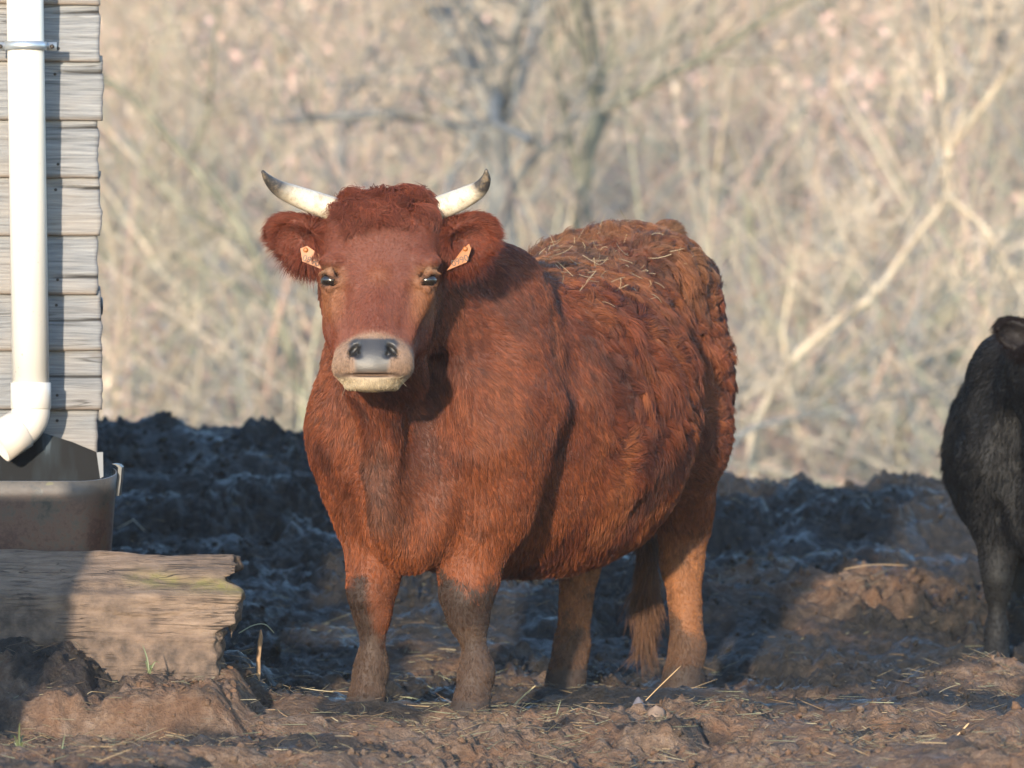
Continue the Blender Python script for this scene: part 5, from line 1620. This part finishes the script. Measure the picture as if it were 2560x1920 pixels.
b0 = gpt(2110, 17.1, 0.03); stalk('long straw lying over the brown heap left of the black cow', [b0, b0 + (0.10, 0.0, 0.015), b0 + (0.22, 0.01, 0.012)], 0.0016, (0.30, 0.21, 0.12))
b0 = gpt(2360, 13.4, 0.0); stalk('straw propped on the mud at the lower right', [b0, b0 + (0.035, 0.0, 0.03), b0 + (0.068, 0.0, 0.065)], 0.0028, (0.44, 0.28, 0.14))
b0 = gpt(2480, 13.1, 0.01); stalk('yellow stalk lying flat at the far lower right corner', [b0, b0 + (0.06, 0.0, 0.004), b0 + (0.13, 0.0, -0.004)], 0.0032, (0.50, 0.33, 0.12))

# two small stones below the hind legs
def stone(label, u, d, sc, seed, col):
    r = np.random.default_rng(seed)
    n, m_ = 14, 9
    V, Fc = [], []
    for i in range(m_ + 1):
        th = math.pi * i / m_
        for k in range(n):
            ph = 2 * math.pi * k / n
            V.append((math.sin(th) * math.cos(ph), math.sin(th) * math.sin(ph), math.cos(th)))
    for i in range(m_):
        for k in range(n):
            k2 = (k + 1) % n
            Fc.append((i * n + k, (i + 1) * n + k, (i + 1) * n + k2, i * n + k2))
    V = np.array(V); V = V * (1 + 0.30 * vnoise(V[:, 0] * 1.6 + seed, V[:, 1] * 1.6, V[:, 2] * 1.6, seed)[:, None]) * np.array(sc)
    m = NT('stone', Roughness=0.7)
    m.set('Base Color', m.mix(m.noise(m.coord(), 60.0, 4.0), col, tuple(c * 0.5 for c in col)))
    o = mesh_obj('stone', V, Fc, m.m); o.location = gpt(u, d, sc[2] * 0.55)
    tag(o, label, 'stone', 'stones in the mud')
stone('dark grey stone below the cow\'s hind legs, left of the brown one', 1597, 13.62, (0.017, 0.015, 0.020), 3, (0.12, 0.11, 0.13))
stone('brown stone below the cow\'s hind legs, right of the grey one', 1640, 13.50, (0.024, 0.02, 0.021), 8, (0.22, 0.15, 0.11))

# grass tufts at the lower left
def tuft(label, u, d, blades, seed):
    r = np.random.default_rng(seed)
    root = gpt(u, d, 0.0)
    m = NT('fresh_grass', Roughness=0.5); m.set('Base Color', m.mix(m.noise(m.coord(), 30.0), (0.05, 0.075, 0.028), (0.13, 0.14, 0.065)))
    o_ = empty('grass_tuft', root)
    tag(o_, label, 'grass', 'green tufts in the mud')
    for k in range(blades):
        a = r.random() * 6.28; L = (0.02 + 0.04 * r.random() ** 2) if k else 0.075
        out = np.array([math.cos(a), math.sin(a), 0]) * (0.5 * L if k else 0.2 * L)
        P = [np.zeros(3), out * 0.3 + (0, 0, L * 0.5), out * 0.8 + (0, 0, L * 0.85), out * 1.3 + (0, 0, L * (0.75 if k else 1.1))]
        T = np.linspace(0, 1, 4); Q = np.stack([spline(T, np.array(P)[:, i], 8)[1] for i in range(3)], 1)
        wd = 0.0018 + 0.0014 * r.random()
        V, Fc = [], []
        side = np.array([1.0, 0.2, 0.0])
        for i, q in enumerate(Q):
            w = wd * (1 - (i / 7.0) ** 2) + 0.0003
            V += [q - side * w, q + np.array([0, w * 0.5, 0]), q + side * w]
        for i in range(7):
            Fc += [(3 * i, 3 * i + 1, 3 * i + 4, 3 * i + 3), (3 * i + 1, 3 * i + 2, 3 * i + 5, 3 * i + 4)]
        mesh_obj('blade', V, Fc, m.m, o_)
tuft('small green grass tuft at the lower left corner with one tall blade', 46, 12.75, 9, 21)
tuft('low green grass tuft at the bottom left, right of the taller one', 150, 12.45, 7, 25)
tuft('tiny yellow-green sprout by the cow\'s hind foot in the middle', 1386, 13.85, 4, 29)
tuft('small weed on the mud heaped before the timber beam', 372, 13.62, 7, 33)

# hay caught in the coat of the back and at the mouth
def hay():
    r = np.random.default_rng(55)
    V = cow_V; t, l, z, hx, hy, hz, head = region_masks(V)
    cand = np.where((z > 1.08) & (t > 0.3) & (t < 1.35) & (l > -0.1) & (l < 0.36))[0]
    w = np.exp(-((t[cand] - 0.75) / 0.4) ** 2) * (0.3 + smooth01(z[cand], 1.1, 1.25))
    pk = r.choice(cand, 90, p=w / w.sum())
    c0 = V[pk] + np.array([0.0, -0.012, 0.022])
    n = len(c0)
    L = 0.02 + 0.06 * r.random(n) ** 1.7
    d = r.normal(0, 1, (n, 3)) * np.array([1, 0.6, 0.55]); d /= np.linalg.norm(d, axis=1, keepdims=True)
    b = r.normal(0, 0.3, (n, 3))
    s = np.linspace(-0.5, 0.5, 5)[None, :, None]
    P = c0[:, None] + d[:, None] * L[:, None, None] * s + b[:, None] * L[:, None, None] * (s * s)
    # wisps at the lips
    m0 = np.array([hd(-0.060, -0.19, -0.262), hd(-0.072, -0.17, -0.262), hd(0.066, -0.185, -0.262), hd(0.078, -0.165, -0.266), hd(0.072, -0.175, -0.258)])
    dd = np.array([[-0.35, 0, -0.9], [-0.7, 0, -0.2], [0.1, 0, -0.7], [0.5, 0, -0.5], [0.55, 0, 0.25]])
    ll = np.array([0.050, 0.022, 0.022, 0.030, 0.024])
    P2 = m0[:, None] + dd[:, None] * ll[:, None, None] * (s + 0.5)
    P = np.concatenate([P, P2]); n = len(P)
    cols = np.array([0.40, 0.31, 0.19]) * (0.6 + 0.6 * r.random((n, 1)))
    o = ribbons('hay_wisps', P + np.array([COW_LOC[0], COW_LOC[1], 0]), 0.0005 + 0.0006 * r.random(n), cols, straw_m.m)
    tag(o, 'wisps of hay caught in the red cow\'s coat and at her lips', 'hay', kind='stuff')
hay()
